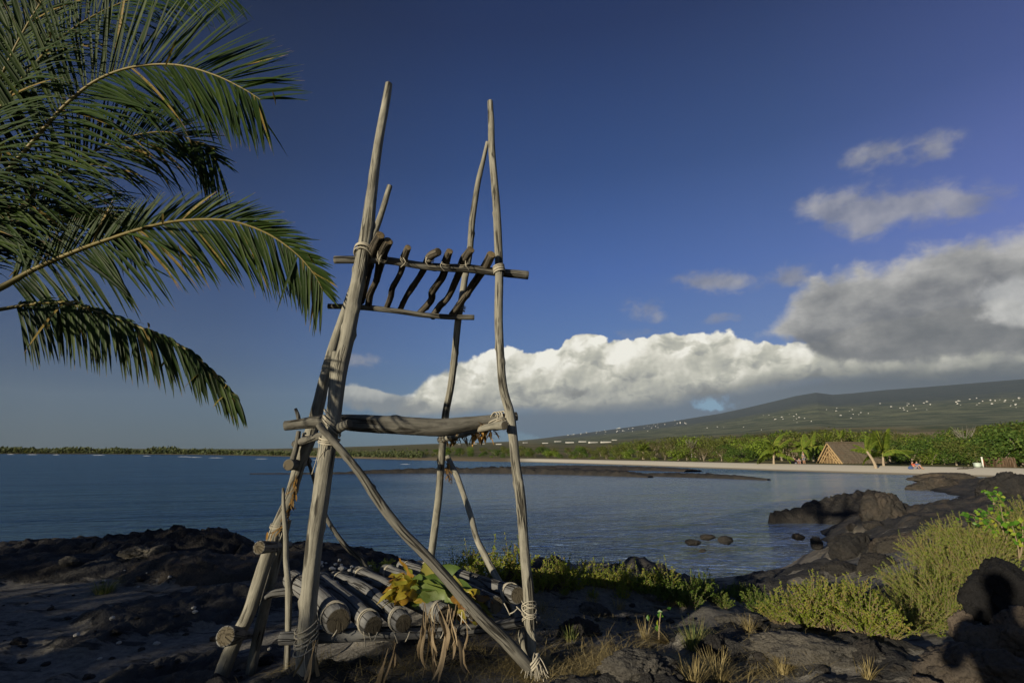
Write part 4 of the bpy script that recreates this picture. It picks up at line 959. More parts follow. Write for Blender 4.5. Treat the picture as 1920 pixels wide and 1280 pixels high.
# ================================================================== the near coconut palm
def frond(name, parent, rp, up_len, dn_len, r0=0.035, t0=0.12, n_=80, side_tilt=0.35, droop=(0.5, 0.9), width=0.033, dead=0.03, mat='palm', seed=0, ang=(62, 22), ang_up=None, r1=0.004, label=None, stalk_flat=1.0, ragged=0.0):
    """rp: (px, py, Y) rachis points from the stalk's root to the tip"""
    rg = np.random.default_rng(seed); c = np.array([P(*q) for q in rp]); k = len(c)
    rad = np.interp(np.linspace(0, 1, k), [0, .25, 1], [r0, r0*.55, r1])
    mb = MB(); cc, _ = tube(mb, np.hstack([c, rad[:, None]]), n=8, step=.05, rough=0.03, seed=seed)
    mb.A.pop('grain', None); mb.A.pop('cut', None)
    mb.A['tone'] = [(0, np.full(mb.n, .5))]; mb.A['along'] = [(0, np.full(mb.n, .2))]
    s = np.concatenate([[0], np.cumsum(np.linalg.norm(np.diff(cc, axis=0), axis=1))]); s /= s[-1]
    Tn = np.gradient(cc, axis=0); Tn /= np.linalg.norm(Tn, axis=1)[:, None]
    view = np.array((0, 1, 0.15))
    for sgn, L0, dr in ((1, up_len, droop[0]), (-1, dn_len, droop[1])):
        n2_ = int(n_*1.6); t = np.linspace(t0, 0.995, n2_) + rg.normal(0, .003, n2_); t = np.clip(t, t0, .998); t = t[rg.uniform(0, 1, n2_) > .05]; n2_ = len(t)
        if ragged: t = t[rg.uniform(0, 1, n2_) > ragged*np.clip(1.2-2*t, 0, 1)]
        m = len(t); b0 = np.stack([np.interp(t, s, cc[:, i]) for i in range(3)], 1); T = np.stack([np.interp(t, s, Tn[:, i]) for i in range(3)], 1)
        S = np.cross(T, np.broadcast_to(view, T.shape)); S /= np.linalg.norm(S, axis=1)[:, None]   # in the picture plane, left of travel
        S = S*sgn; S = S*math.cos(side_tilt) + np.array((0, -1, .0))*math.sin(side_tilt)*(1 if sgn > 0 else .6)
        a = np.radians(np.interp(t, [t0, 1], ang if sgn < 0 or ang_up is None else ang_up)) + rg.normal(0, .05, m)
        d = T*np.cos(a)[:, None] + S*np.sin(a)[:, None] + rg.normal(0, .05, (m, 3)) + (rg.uniform(0, 1, m) < .06)[:, None]*rg.normal(0, .28, (m, 3)); d /= np.linalg.norm(d, axis=1)[:, None]
        prof = np.interp(t, [0, .12, .35, .7, .9, 1], [.45, .75, 1, .95, .75, .55])
        L = 1.22*L0*prof*rg.uniform(.88, 1.06, m)
        if ragged: L *= np.where(rg.uniform(0, 1, m) < ragged*.5, rg.uniform(.4, .8, m), 1)
        tone = np.clip(rg.normal(.42, .17, m), 0, .74); tone[rg.uniform(0, 1, m) < dead] = 1.0
        strips(mb, b0, d, L, width*rg.uniform(.8, 1.1, m), dr*rg.uniform(.4, 1.7, m), 7, 1, tone, fold=.28, normal=np.array((0.05, -1, .25)), prof=lambda q: (0.55+1.2*q if q < .3 else 0.91*(1-((q-.3)/.7)**1.7)+0.02))
        # a few snapped, dry leaflets
        for j in np.where(rg.uniform(0, 1, m) < dead*0.8)[0]:
            e = rg.normal(0, .5, 3)+np.array((.3, -.3, -.6)); e /= np.linalg.norm(e)
            strips(mb, [b0[j]+d[j]*L[j]*.4], [e], L[j]*.4, width*.6, .8, 5, 1, [1.0], fold=.2)
    o = mb.obj(name, [M['rachis'], M[mat]], parent)
    if label: o['label'] = label
    return o
PC = P(-185, 600, 4.5)
PALM = empty('coconut_palm', (PC[0]-.15, PC[1], HZ(PC[0], PC[1])), 'coconut palm at the left edge with long drooping green fronds against the dark sky', 'palm tree')
mb = MB(); g0 = HZ(PC[0]-.2, PC[1])
tube(mb, np.array([(PC[0]-.55, PC[1]+.1, g0-.2, .2), (PC[0]-.45, PC[1]+.1, g0+.6, .15), (PC[0]-.22, PC[1]+.05, g0+1.8, .125), (PC[0]-.05, PC[1], PC[2]-.1, .13), (PC[0], PC[1], PC[2]+.15, .10)]), n=20, step=.05, rough=.05, seed=5, bark=.1)
mb.obj('trunk', M['trunk'], PALM)
FR = [
 dict(rp=[(-175, 600, 4.5), (-110, 480, 4.5), (-50, 395, 4.5), (0, 338, 4.48), (60, 268, 4.45), (120, 200, 4.42), (180, 152, 4.4), (250, 126, 4.38), (330, 122, 4.36), (400, 140, 4.34), (455, 166, 4.32), (490, 188, 4.3)], up_len=.88, dn_len=.95, seed=1, n_=105, droop=(.12, .5), t0=.18, ang=(76, 28), side_tilt=.25, label='sunlit frond arching over the top left', r0=.04),
 dict(rp=[(-175, 605, 4.5), (-90, 578, 4.52), (0, 540, 4.55), (60, 507, 4.58), (130, 476, 4.6), (200, 450, 4.63), (280, 425, 4.66), (350, 413, 4.7), (430, 414, 4.74), (500, 437, 4.78), (555, 475, 4.82), (590, 515, 4.85), (606, 545, 4.88)], up_len=.40, dn_len=.72, seed=2, n_=110, droop=(.2, .35), t0=.22, ang=(78, 30), ang_up=(44, 26), side_tilt=.12, dead=.035, label='long dark frond reaching across to the front post', r0=.042, ragged=.25),
 dict(rp=[(-175, 612, 4.5), (-80, 590, 4.4), (0, 580, 4.35), (60, 570, 4.3), (120, 568, 4.27), (200, 590, 4.24), (280, 621, 4.22), (350, 656, 4.2), (400, 700, 4.2), (441, 742, 4.2)], up_len=.13, dn_len=.48, seed=3, n_=95, droop=(1.4, .45), t0=.33, ang=(74, 14), side_tilt=.12, dead=.07, ang_up=(40, 20), label='lowest frond, bent and ragged', ragged=.3, r0=.03),
 dict(rp=[(-175, 598, 4.6), (-80, 500, 4.9), (0, 425, 5.1), (100, 335, 5.3), (200, 272, 5.4), (290, 248, 5.45), (350, 258, 5.5), (405, 300, 5.5)], up_len=.6, dn_len=1.0, seed=4, n_=80, droop=(.3, .8), t0=.2, label='dark frond hidden behind the sunlit one'),
 dict(rp=[(-180, 595, 4.5), (-110, 420, 4.45), (-60, 290, 4.4), (-5, 160, 4.35), (50, 50, 4.3), (110, -40, 4.25), (180, -110, 4.2)], up_len=.8, dn_len=.85, seed=5, n_=85, droop=(.4, .5), t0=.2),
 dict(rp=[(-180, 595, 4.6), (-120, 430, 4.8), (-40, 270, 5.0), (40, 150, 5.1), (130, 60, 5.2), (230, 5, 5.3), (330, -20, 5.3), (420, -20, 5.3)], up_len=.9, dn_len=1.0, seed=6, n_=80, droop=(.2, .9), t0=.2),
 dict(rp=[(-185, 595, 4.5), (-150, 380, 4.5), (-120, 200, 4.5), (-60, 60, 4.5), (10, -30, 4.5), (90, -90, 4.5)], up_len=.9, dn_len=.9, seed=7, n_=80, droop=(.4, .9), t0=.2),
 dict(rp=[(-180, 600, 4.6), (-110, 520, 4.9), (-40, 450, 5.2), (40, 405, 5.5), (120, 385, 5.8), (190, 395, 6.0), (250, 430, 6.1)], up_len=.6, dn_len=.9, seed=8, n_=70, droop=(.3, .9), t0=.2),
 dict(rp=[(-185, 600, 4.5), (-240, 480, 4.5), (-330, 400, 4.4), (-450, 380, 4.3), (-560, 420, 4.2)], up_len=.7, dn_len=.8, seed=10, n_=70, droop=(.3, .9)),
 dict(rp=[(-185, 610, 4.5), (-280, 590, 4.6), (-400, 610, 4.7), (-500, 690, 4.8)], up_len=.5, dn_len=.7, seed=11, n_=60, droop=(.5, .9)),
 dict(rp=[(-180, 600, 4.5), (-140, 540, 4.0), (-120, 480, 3.4), (-110, 470, 2.9), (-105, 520, 2.5)], up_len=.6, dn_len=.6, seed=12, n_=60, droop=(.6, .9)),
]
for f in FR: frond('frond', PALM, **f)

# ================================================================== rocks
def ico(sub):
    import bmesh
    bm = bmesh.new(); bmesh.ops.create_icosphere(bm, subdivisions=sub, radius=1.0)
    V = np.array([v.co[:] for v in bm.verts]); F = np.array([[v.index for v in f.verts] for f in bm.faces]); bm.free(); return V, F
ICO = {k: ico(k) for k in (2, 3, 4, 5)}
def rock_mesh(size, seed, sub=5, facets=9, rough=0.12, rgain=1.0, flat=0.0, crackd=.15):
    V, F = ICO[sub]; rg = np.random.default_rng(seed)
    N_ = rg.normal(size=(facets, 3)); N_ /= np.linalg.norm(N_, axis=1)[:, None]; D = rg.uniform(.62, .92, facets)
    r = np.ones(len(V)); 
    for n, d in zip(N_, D):
        k = V@n; r = np.where(k > 1e-3, np.minimum(r, np.where(k > 1e-3, d/np.maximum(k, 1e-3), 9)), r)
    r = r*0.8 + 0.2*np.minimum(r, .9)
    o = seed*2.37
    r = r*(1 + rough*fbm(V*1.8+o, 5, ridged=False)*rgain + rough*.6*fbm(V*4.5+o, 5, ridged=True) + .085*fbm(V*12+o, 4, ridged=True)) - crackd*np.clip(1-np.abs(pnoise(V*1.9+o*1.3))*9, 0, 1) - .5*crackd*np.clip(1-np.abs(pnoise(V*3.7+o*.7))*8, 0, 1)
    W = V*r[:, None]*np.asarray(size)
    if flat: W[:, 2] = np.where(W[:, 2] < 0, W[:, 2]*flat, W[:, 2])
    return W, F
def rock(name, loc, size, mat, label, cat='rock', seed=0, rot=0.0, sub=5, facets=9, rough=.14, group=None, sink=.25, tilt=(0, 0)):
    W, F = rock_mesh(size, seed, sub, facets, rough); mb = MB(); mb.add(W, [F])
    o = mb.obj(name, M[mat]); o.location = (loc[0], loc[1], loc[2] + size[2]*(1-2*sink)*.5); o.rotation_euler = (tilt[0], tilt[1], rot)
    return tag(o, label, cat, group)
def gp(px, py, lo=.8, hi=60):
    """where the ray through a pixel meets the near ground"""
    d = ray(px, py); t = np.exp(np.linspace(math.log(lo), math.log(hi), 700))
    z = Hn(d[0]*t, d[1]*t); k = EYE + d[2]*t < z
    i = int(np.argmax(k)) if k.any() else len(t)-1
    return np.array((d[0]*t[i], d[1]*t[i], z[i]))
def gz(x, y): return np.array((x, y, HZ(x, y)))
def pw(w, p): return w/FPX*depth(p)
# --- left outcrop: low jagged lava shelves on the water's edge
def shelf(spec, label, seed, mat='lava', n=26, step=.07, lump=.8, hs=.52):
    """spec: (px, py_top, Y, depth_m): crest traced along its skyline"""
    c = np.array([list(P(px, py, Y)) + [w] for px, py, Y, w in spec]); q = crom(c, step); T = np.gradient(q[:, :2], axis=0); T /= np.linalg.norm(T, axis=1)[:, None]; Nn = np.stack([-T[:, 1], T[:, 0]], 1)
    v = np.linspace(-1, 1, n); W = q[:, 3]; X = q[:, None, :2] + Nn[:, None]*(v[None, :, None]*W[:, None, None])
    g = Hn(X[..., 0], X[..., 1]); g = np.minimum(g, q[:, None, 2]-.02)
    p = np.concatenate([X, np.full(X.shape[:2]+(1,), seed*3.1)], -1)
    jag = fbm(p*1.5, 5, ridged=True)*.55 + fbm(p*5, 4, ridged=True)*.45 + fbm(p*11, 3, ridged=True)*.2
    prof = np.where(v > .0, 1-np.clip(v, 0, 1)**2.5, 1-np.clip(-v, 0, 1)**1.5)[None]
    ends = sst(np.linspace(0, 1, len(q)), 0, .06)*sst(-np.linspace(0, 1, len(q)), -1, -.94); prof = prof*ends[:, None]
    Hh = (q[:, None, 2]-g)*hs; Z = g-.06 + (Hh+.06)*prof*(1+lump*.8*(jag-.25)) + jag*.06
    X = X + .10*np.stack([pnoise(p*3.3), pnoise(p*3.3+50)], -1)
    m = len(q); V = np.concatenate([X, Z[..., None]], -1).reshape(-1, 3); i = np.arange(m-1)[:, None]*n; j = np.arange(n-1)[None]
    F = np.stack([i+j, i+n+j, i+n+j+1, i+j+1], -1).reshape(-1, 4)[:, ::-1]
    mb = MB(); mb.add(V, [F]); return tag(mb.obj('lava_shelf', M[mat]), label, 'rock')
shelf([(-120, 1015, 11.2, 1.0), (0, 1012, 11.2, 1.2), (60, 1006, 11.3, 1.3), (130, 1003, 11.4, 1.3), (185, 1001, 11.5, 1.1), (215, 994, 11.5, 1.0)], 'low black lava shelf running in from the left edge', 21)
shelf([(170, 1006, 11.0, .9), (230, 990, 11.1, 1.1), (280, 982, 11.2, 1.2), (325, 974, 11.2, 1.2), (365, 972, 11.1, 1.1), (405, 979, 11.0, .9), (440, 996, 10.9, .7), (462, 1014, 10.8, .4)], 'highest black lava outcrop on the left shore', 22)
shelf([(440, 1018, 10.8, .7), (480, 1010, 10.9, .8), (530, 1011, 11.0, .9), (590, 1014, 11.1, 1.0), (660, 1022, 11.2, 1.0), (710, 1032, 11.3, .8), (750, 1044, 11.3, .6), (800, 1058, 11.2, .4)], 'long low black lava ridge seen between the tower legs', 23)
shelf([(-60, 1055, 9.6, .7), (20, 1040, 9.7, .9), (90, 1050, 9.6, .8), (160, 1052, 9.5, .5)], 'black lava hump at the left edge in front of the shelf', 24)
shelf([(250, 1052, 9.5, .5), (330, 1042, 9.5, .7), (400, 1040, 9.5, .8), (470, 1046, 9.5, .7), (560, 1058, 9.6, .5)], 'row of knobbly brownish lava below the highest outcrop', 25, 'lava_brown')
rock('lava_rock', P(258, 1036, 9.9)-np.array((0, 0, .05)), (.30, .2, .13), 'lava_grey', 'pale-topped lava rock in front of the highest outcrop', seed=31, facets=9, rough=.3)
rock('lava_rock', P(300, 1034, 9.9)-np.array((0, 0, .05)), (.22, .2, .12), 'lava_grey', 'smaller pale rock right of the pale-topped one', seed=32, facets=9, rough=.3)
rock('lava_rock', P(130, 1048, 9.2)-np.array((0, 0, .05)), (.12, .1, .08), 'lava_grey', 'single pale stone on the shaded sand at the left', seed=33, facets=9, rough=.3, sub=4)
# --- right headland rocks
def rk(px, py, w, h, Y, mat, lab, seed, rot=0, facets=9, rough=.26, deep=.8, sub=5):
    """px,py: centre of the rock's foot; w,h size in pixels"""
    p = P(px, py, Y); q = gp(px, py)
    if q[1] < Y: p = q
    r = pw(w, p)*.50; hh = pw(h, p)*.80
    rock('lava_rock', (p[0], p[1], p[2]-hh*.25), (r, r*deep, hh*1.0), mat, lab, seed=seed, rot=rot, facets=facets, rough=rough, sub=sub)
def point_shelf(spec, label, seed, mat, **kw): return shelf(spec, label, seed, mat, step=.10, hs=.95, **kw)
point_shelf([(1430, 971, 19.8, .1), (1465, 966, 20.0, .3), (1500, 958, 20.2, .6), (1530, 947, 20.4, 1.0), (1560, 940, 20.6, 1.2), (1585, 934, 20.7, 1.3), (1610, 931, 20.8, 1.3), (1640, 926, 20.9, 1.3), (1665, 932, 21.0, 1.1), (1685, 950, 21.0, .8)], 'long black lava point tapering left into the bay', 41, 'lava', lump=.45)
rk(1656, 966, 84, 56, 21.2, 'lava_brown', 'rounded brown-topped boulder, tallest on the lava point', 43, .3, 8, .16, .7)
rk(1752, 912, 105, 21, 37.0, 'lava_brown', 'low dark reef rock in front of the pale sand on the right', 44, .1, 6, .25, .45)
rk(1775, 896, 140, 12, 42.0, 'lava_brown', 'thin dark rock bar along the beach edge on the right', 45, 0, 6, .2, .35)
rk(1856, 908, 36, 14, 36.5, 'lava_brown', 'small brown rock beside the sand pocket on the right', 46, 0, 7, .15, .6)
rk(1895, 925, 100, 46, 33.0, 'lava', 'broad dark lava mound at the right edge behind the leafy sprig', 47, 0, 8, .25, .7)
rk(1605, 1036, 95, 42, 13.9, 'lava', 'blocky black rock with a flat top on the little beach', 48, .2, 10, .14, .7)
rk(1690, 1030, 110, 40, 14.2, 'lava_brown', 'sloping brown rock face behind the blocky black rock', 49, -.2, 8, .14, .8)
rk(1580, 1073, 80, 22, 11.2, 'lava', 'dark rock slab behind the lime-green shrubs', 50, .1, 9, .15, .7)
rk(1640, 1062, 90, 28, 11.6, 'lava', 'larger dark rock slab against the big feathery bush', 51, .4, 9, .15, .7)
rk(1530, 1018, 24, 16, 14.6, 'lava', 'small round rock at the edge of the little beach', 52, 0, 9, .14, .8, 4)
rk(1497, 1006, 22, 8, 15.6, 'lava_brown', 'small flat rock awash near the little beach', 53, 0, 9, .15, .8, 4)
rk(1640, 985, 40, 12, 18.2, 'lava', 'low wet rocks in the inlet under the brown-topped boulder', 54, 0, 7, .3, .5, 4)
rk(1600, 992, 26, 9, 17.4, 'lava', 'small dark wet stone in the inlet', 55, 0, 7, .2, .5, 4)
rk(1299, 1016, 28, 8, 14.9, 'lava', 'leftmost of the three stones standing in the bay', 56, 0, 9, .14, .8, 4)
rk(1327, 1007, 28, 7, 15.4, 'lava', 'middle and flattest of the three stones standing in the bay', 57, 0, 9, .14, .8, 4)
rk(1360, 1013, 27, 10, 15.0, 'lava', 'rightmost of the three stones standing in the bay', 58, 0, 9, .14, .8, 4)
rk(1318, 1032, 14, 4, 13.8, 'lava', 'tiny stone barely above the water below the three bay stones', 59, 0, 9, .14, .8, 3)
# --- boulder heap at the lower right
def bl(px, py, Y, w, h, lab, seed, rot=0, d=.9, mat='boulder', facets=22):
    p = P(px, py, Y); r = pw(w, p)*.58; hh = pw(h, p)*.58
    rock('boulder', (p[0], p[1], p[2]-hh*.3), (r, r*d, hh), mat, lab, 'boulder', seed=seed, rot=rot, facets=facets, rough=.13, sink=.2)
bl(1806, 1178, 4.15, 52, 66, 'small reddish boulder perched on top of the heap at the lower right', 71, .4)
bl(1800, 1262, 3.55, 150, 100, 'broad pale brown slab at the foot of the boulder heap', 72, .2, .8)
bl(1850, 1216, 3.8, 100, 74, 'wedge-shaped boulder in the middle of the heap', 73, -.4)
bl(1875, 1262, 3.4, 110, 80, 'brown boulder at the front right of the heap', 74, .9)
bl(1930, 1200, 3.7, 100, 110, 'dark boulder at the right edge under the tall black rock', 75, .1)
bl(1885, 1120, 4.1, 130, 130, 'tall black rock in deep shade at the right edge', 76, .3, .9, 'lava_shaded')
bl(1840, 1128, 4.35, 40, 60, 'narrow grey stone leaning against the tall black rock', 77, .5)
bl(1740, 1290, 3.4, 60, 46, 'small brown stone beside the pale slab', 78, 0)
# --- foreground lava ledges
def ledge(px, py, w, h, lab, seed, rot=0, mat='lava_grey', d=.55):
    p = gp(px, py); r = pw(w, p)*.56; hh = pw(h, p)*.62
    rock('lava_ledge', (p[0], p[1]+r*.2, p[2]-hh*.30), (r, r*d, hh), mat, lab, seed=seed, rot=rot, facets=12, rough=.30, sink=.3)
ledge(1545, 1232, 200, 50, 'wide grey ropy lava ledge right of the dry grass tufts', 81, -.25)
ledge(1630, 1225, 60, 40, 'dark end block of the ropy lava ledge', 82, .2, 'lava')
ledge(1190, 1262, 130, 50, 'rounded dark lava hump in the dry grass at the bottom', 83, .1, 'lava_grey')
ledge(1085, 1190, 70, 40, 'dark lava lump just right of the right post', 84, .3, 'lava')
ledge(1110, 1150, 60, 26, 'pale crusted lava lump behind the right post', 85, 0)
ledge(1350, 1236, 70, 46, 'black broken lava lump between the green tuft and the ledge', 86, .5, 'lava')
ledge(1230, 1128, 60, 20, 'small pale lava lump near the sunlit shrubs', 87, 0)
ledge(1405, 1165, 90, 22, 'low pale lava crust below the lime-green bush', 88, 0)
ledge(1060, 1240, 60, 26, 'small grey stone in the straw by the post foot', 89, .3)
ledge(860, 1240, 120, 20, 'low dark lava swell under the deck', 90, 0, 'lava')
# --- bits of coral
cw, cf = rock_mesh((1, .8, .6), 5, 3, 7, .25); mbc = MB(); mbc.add(cw, [cf]); cme = mbc.mesh('coral_stone', [M['coral']])
for k in range(46):
    if k < 22: px, py = rng.uniform(590, 700), rng.normal(1066, 10)
    elif k < 34: px, py = rng.uniform(180, 480), rng.uniform(1050, 1120)
    else: px, py = rng.uniform(20, 520), rng.uniform(1080, 1260)
    p = gp(px, py); s_ = rng.uniform(.018, .05)*(1.3 if k < 22 else .8)
    o = link('coral_stone', cme, None, (p[0], p[1], p[2]+s_*.3)); o.scale = (s_,)*3; o.rotation_euler = (0, 0, rng.uniform(0, 6))
    if k < 22: tag(o, 'white coral stone scattered behind the deck logs', 'stone', 'white coral stones behind the deck')
    else: tag(o, 'white coral pebble on the shaded ground at the left', 'stone', 'white coral pebbles on the dark ground')
# --- loose lava stones
lw = [rock_mesh((1, .8, .55), 60+k, 3, 12, .3) for k in range(3)]; lms = []
for W, F in lw: mb = MB(); mb.add(W, [F]); lms.append(mb.mesh('lava_stone', [M['lava']]))
for k in range(110):
    right = k < 70
    px, py = (rng.uniform(1010, 1700), rng.uniform(1130, 1278)) if right else (rng.uniform(0, 540), rng.uniform(1075, 1278))
    p = gp(px, py); s_ = min(.015+rng.exponential(.022), .09); o = link('lava_stone', lms[k % 3], None, (p[0], p[1], p[2]+s_*.15)); o.scale = (s_,)*3; o.rotation_euler = (rng.uniform(-.3, .3), 0, rng.uniform(0, 6.28))
    if right: tag(o, 'small loose lava stone on the ground right of the tower', 'stone', 'loose lava stones right of the tower')
    else: tag(o, 'small loose lava stone on the shaded ground left of the tower', 'stone', 'loose lava stones left of the tower')
# --- reefs in the bay
def reef(name, spec, mat, label, seed, step=0.5, n=9, lump=1.0):
    """spec: (px, py, width_m, height_m) along the reef's middle, at water level"""
    c = np.array([list(G(px, py, -1.0)[:2]) + [w, h] for px, py, w, h in spec])
    c3 = np.insert(c, 2, 0, axis=1); q = crom(c3, step); xy = q[:, :2]; W = np.maximum(q[:, 3], .05); Hh = np.maximum(q[:, 4], .02)
    T = np.gradient(xy, axis=0); T /= np.linalg.norm(T, axis=1)[:, None]; Nn = np.stack([-T[:, 1], T[:, 0]], 1)
    v = np.linspace(-1, 1, n); X = xy[:, None] + Nn[:, None]*(v[None, :, None]*W[:, None, None]*.5)
    p = np.concatenate([X, np.full(X.shape[:2]+(1,), seed*3.1)], -1)
    bulge = (1-np.abs(v)**2.0)[None]
    nz = fbm(p*.9, 4, ridged=True)*.55 + fbm(p*2.6, 4)*.6
    Z = -1.0 - .30 + (Hh[:, None]*(0.85+lump*nz) + .30)*np.clip(bulge*1.5, 0, 1.05)
    V = np.concatenate([X, Z[..., None]], -1).reshape(-1, 3); m = len(xy)
    i = np.arange(m-1)[:, None]*n; j = np.arange(n-1)[None]
    F = np.stack([i+j, i+n+j, i+n+j+1, i+j+1], -1).reshape(-1, 4)[:, ::-1]
    mb = MB(); mb.add(V, [F]); o = mb.obj(name, M[mat]); return tag(o, label, 'reef')
reef('lava_reef', [(470, 888, .8, .04), (620, 888, 1.2, .12), (700, 887, 1.8, .26), (800, 886, 2.5, .38), (900, 886, 3.2, .46), (980, 887, 3.6, .50), (1080, 889, 3.5, .42), (1170, 892, 3.0, .36), (1220, 895, 1.2, .1)], 'lava', 'long black rubble breakwater crossing the bay behind the tower', 61, .35, 13, 1.1)
reef('lava_reef', [(955, 876, 8, .12), (1050, 877, 14, .26), (1150, 879, 14, .30), (1240, 881, 9, .26), (1300, 884, 4, .18)], 'lava_brown', 'flat brown reef shelf between the breakwater and the far beach', 62, .5, 15, .8)
reef('lava_reef', [(1180, 890, 1.5, .12), (1260, 893, 2.6, .26), (1330, 895, 2.6, .28), (1400, 898, 1.6, .2), (1442, 900, .8, .1)], 'lava', 'thin dark end of the reef tapering into the bay', 63, .35, 11, 1.0)

# ================================================================== near plants
def shrub_mesh(n_st, h, spread, nl, lsz, seed, twig_r=.004, asp=.5, upw=.5, dead=.06, curl=.35):
    """many leafy stems from one root; returns (twigs MB, leaves MB)"""
    global rng
    rg = np.random.default_rng(seed); tw, lf = MB(), MB(); sv = rng; rng = rg
    for k in range(n_st):
        a = rg.uniform(0, 6.28); e = rg.uniform(0.1, 1.0)**.7
        L = h*rg.uniform(.4, 1.2)*(1.0 if rg.uniform() > .12 else 1.3); st_t = rg.normal(0, .2); base = np.array((math.cos(a)*spread*.25*e, math.sin(a)*spread*.25*e, -.03))
        tip = np.array((math.cos(a)*spread*e, math.sin(a)*spread*e, L*math.sqrt(max(.08, 1-.75*e*e))))
        mid = (base+tip)/2 + rg.normal(0, .12*h, 3) + np.array((0, 0, .12*h))
        t = np.linspace(0, 1, 7)[:, None]; c = base*(1-t)**2+2*mid*t*(1-t)+tip*t*t + rg.normal(0, .012*h, (7, 3))*t
        tube(tw, np.hstack([c, np.linspace(twig_r, twig_r*.4, 7)[:, None]]), n=4, step=9, rough=0, caps=False)
        tt = rg.uniform(.08, 1.0, nl)**.8; i = np.clip((tt*6).astype(int), 0, 5); f = (tt*6-i)[:, None]; p = c[i]*(1-f)+c[i+1]*f
        T = c[i+1]-c[i]; T /= np.linalg.norm(T, axis=1)[:, None]+1e-9
        out = rg.normal(0, 1, (nl, 3)); ax = out*.9 + T*.8 + np.array((0, 0, upw*.6)); ax /= np.linalg.norm(ax, axis=1)[:, None]
        nrm = np.cross(ax, rg.normal(0, 1, (nl, 3))) + np.array((0, 0, .5)) + np.array((-LD.x, -LD.y, .2))*.3
        tone = np.clip(rg.normal(.38+.25*tt+st_t, .16, nl), 0, .92); tone[rg.uniform(0, 1, nl) < dead] = 1
        leaves(lf, p, nrm, lsz*rg.uniform(.6, 1.25, nl), asp, 0, tone, .3, ax)
    rng = sv
    return tw, lf
def plant_proto(name, tw, lf, leafm, label, cat, group=None):
    e = empty(name, (0, 0, 0), label, cat, group)
    link('stems', tw.mesh('stems', [M['twig']]), e); link('foliage', lf.mesh('foliage', [leafm], smooth=False), e); return e
def put(e, p, s=1.0, rz=None, label=None, group=None, sz=None):
    e.location = tuple(float(c) for c in p); e.scale = (s, s, s*(sz or 1)); e.rotation_euler = (0, 0, rng.uniform(0, 6.28) if rz is None else rz)
    if label: e['label'] = label
    if group: e['group'] = group
    return e
class Stock:
    def __init__(s, protos): s.p = protos; s.used = set(); s.k = 0
    def get(s, i=None):
        i = s.k % len(s.p) if i is None else i; s.k += 1
        if i not in s.used: s.used.add(i); return s.p[i]
        c = copy_tree(s.p[i]); return c
shrubS = Stock([plant_proto('beach_shrub', *shrub_mesh(34, .46, .30, 40, .036, 200+k, asp=.55), M['shrub'], 'lime-green beach shrub', 'shrub') for k in range(3)])
gA = 'sunlit lime-green shrubs in the row between the right post and the water'
for k in range(15):
    px = 985 + k*19 + rng.normal(0, 5); py = 1098 + (px-985)*.035 + rng.normal(0, 3); p = gp(px, py)
    put(shrubS.get(), p-np.array((0, 0, .02)), rng.uniform(.50, .76), None, 'small lime-green shrub in the sunlit row between the right post and the water', gA)
for k in range(5):
    px = 1000+k*55+rng.normal(0, 4); py = 1111 + (px-985)*.035 + rng.normal(0, 4); p = gp(px, py)
    put(shrubS.get(), p-np.array((0, 0, .02)), rng.uniform(.26, .42), None, 'small lime-green shrub in the sunlit row between the right post and the water', gA)
for k in range(6):
    px = 850+k*24+rng.normal(0, 4); p = gp(px, 1085+rng.normal(0, 4)); put(shrubS.get(), p, rng.uniform(.6, .85), None, 'lime-green shrub seen through the tower behind the leaf bundle', 'shrubs seen through the tower')
shrubD = Stock([plant_proto('beach_shrub', *shrub_mesh(40, .36, .34, 44, .034, 210+k, asp=.55), M['shrub_dark'], 'green beach shrub', 'shrub') for k in range(2)])
for k in range(16):
    px = 1225+k*14+rng.normal(0, 6); py = 1122+rng.normal(2, 10)+(px-1225)*.05; p = gp(px, py)
    put(shrubD.get(), p, rng.uniform(.42, .68), None, 'low green shrub with leaves coloured darker for the shaded hollow right of the sunlit row', 'shaded shrubs in the hollow')
for k in range(7):
    px = 690+k*18; p = gp(px, 1066+rng.normal(0, 4)); put(shrubD.get(), p, rng.uniform(.30, .5), None, 'patch of low green plant behind the deck logs', 'low green plants behind the deck', .6)
# lit bush, lower right
bushS = Stock([plant_proto('beach_bush', *shrub_mesh(80, .50, .50, 56, .034, 220+k, twig_r=.006, asp=.5, dead=.1), M['shrub'], 'lime-green bush', 'shrub') for k in range(2)])
for (px, py, s_, lab) in ((1462, 1165, .62, 'leftmost lime-green bush with tangled pale twigs at the lower right'), (1510, 1172, .85, 'lime-green bush with tangled pale twigs, second from the left'), (1560, 1180, .95, 'tallest of the tangled lime-green bushes above the grey lava ledge'), (1620, 1184, .85, 'lime-green bush with tangled twigs next to the feathery thicket'), (1668, 1196, .6, 'small lime-green bush at the edge of the dark sandy hollow'), (1540, 1135, .8, 'lime-green bush half hidden behind the tangled ones'), (1610, 1140, .8, 'lime-green bush behind the tangled ones, beside the feathery thicket')):
    p = gp(px, py); put(bushS.get(), p, s_*.72, None, lab)
bigS = Stock([plant_proto('feathery_bush', *shrub_mesh(150, .62, .66, 70, .034, 230+k, twig_r=.005, asp=.28, upw=1.4, dead=.09), M['bigbush'], 'feathery bush', 'shrub') for k in range(2)])
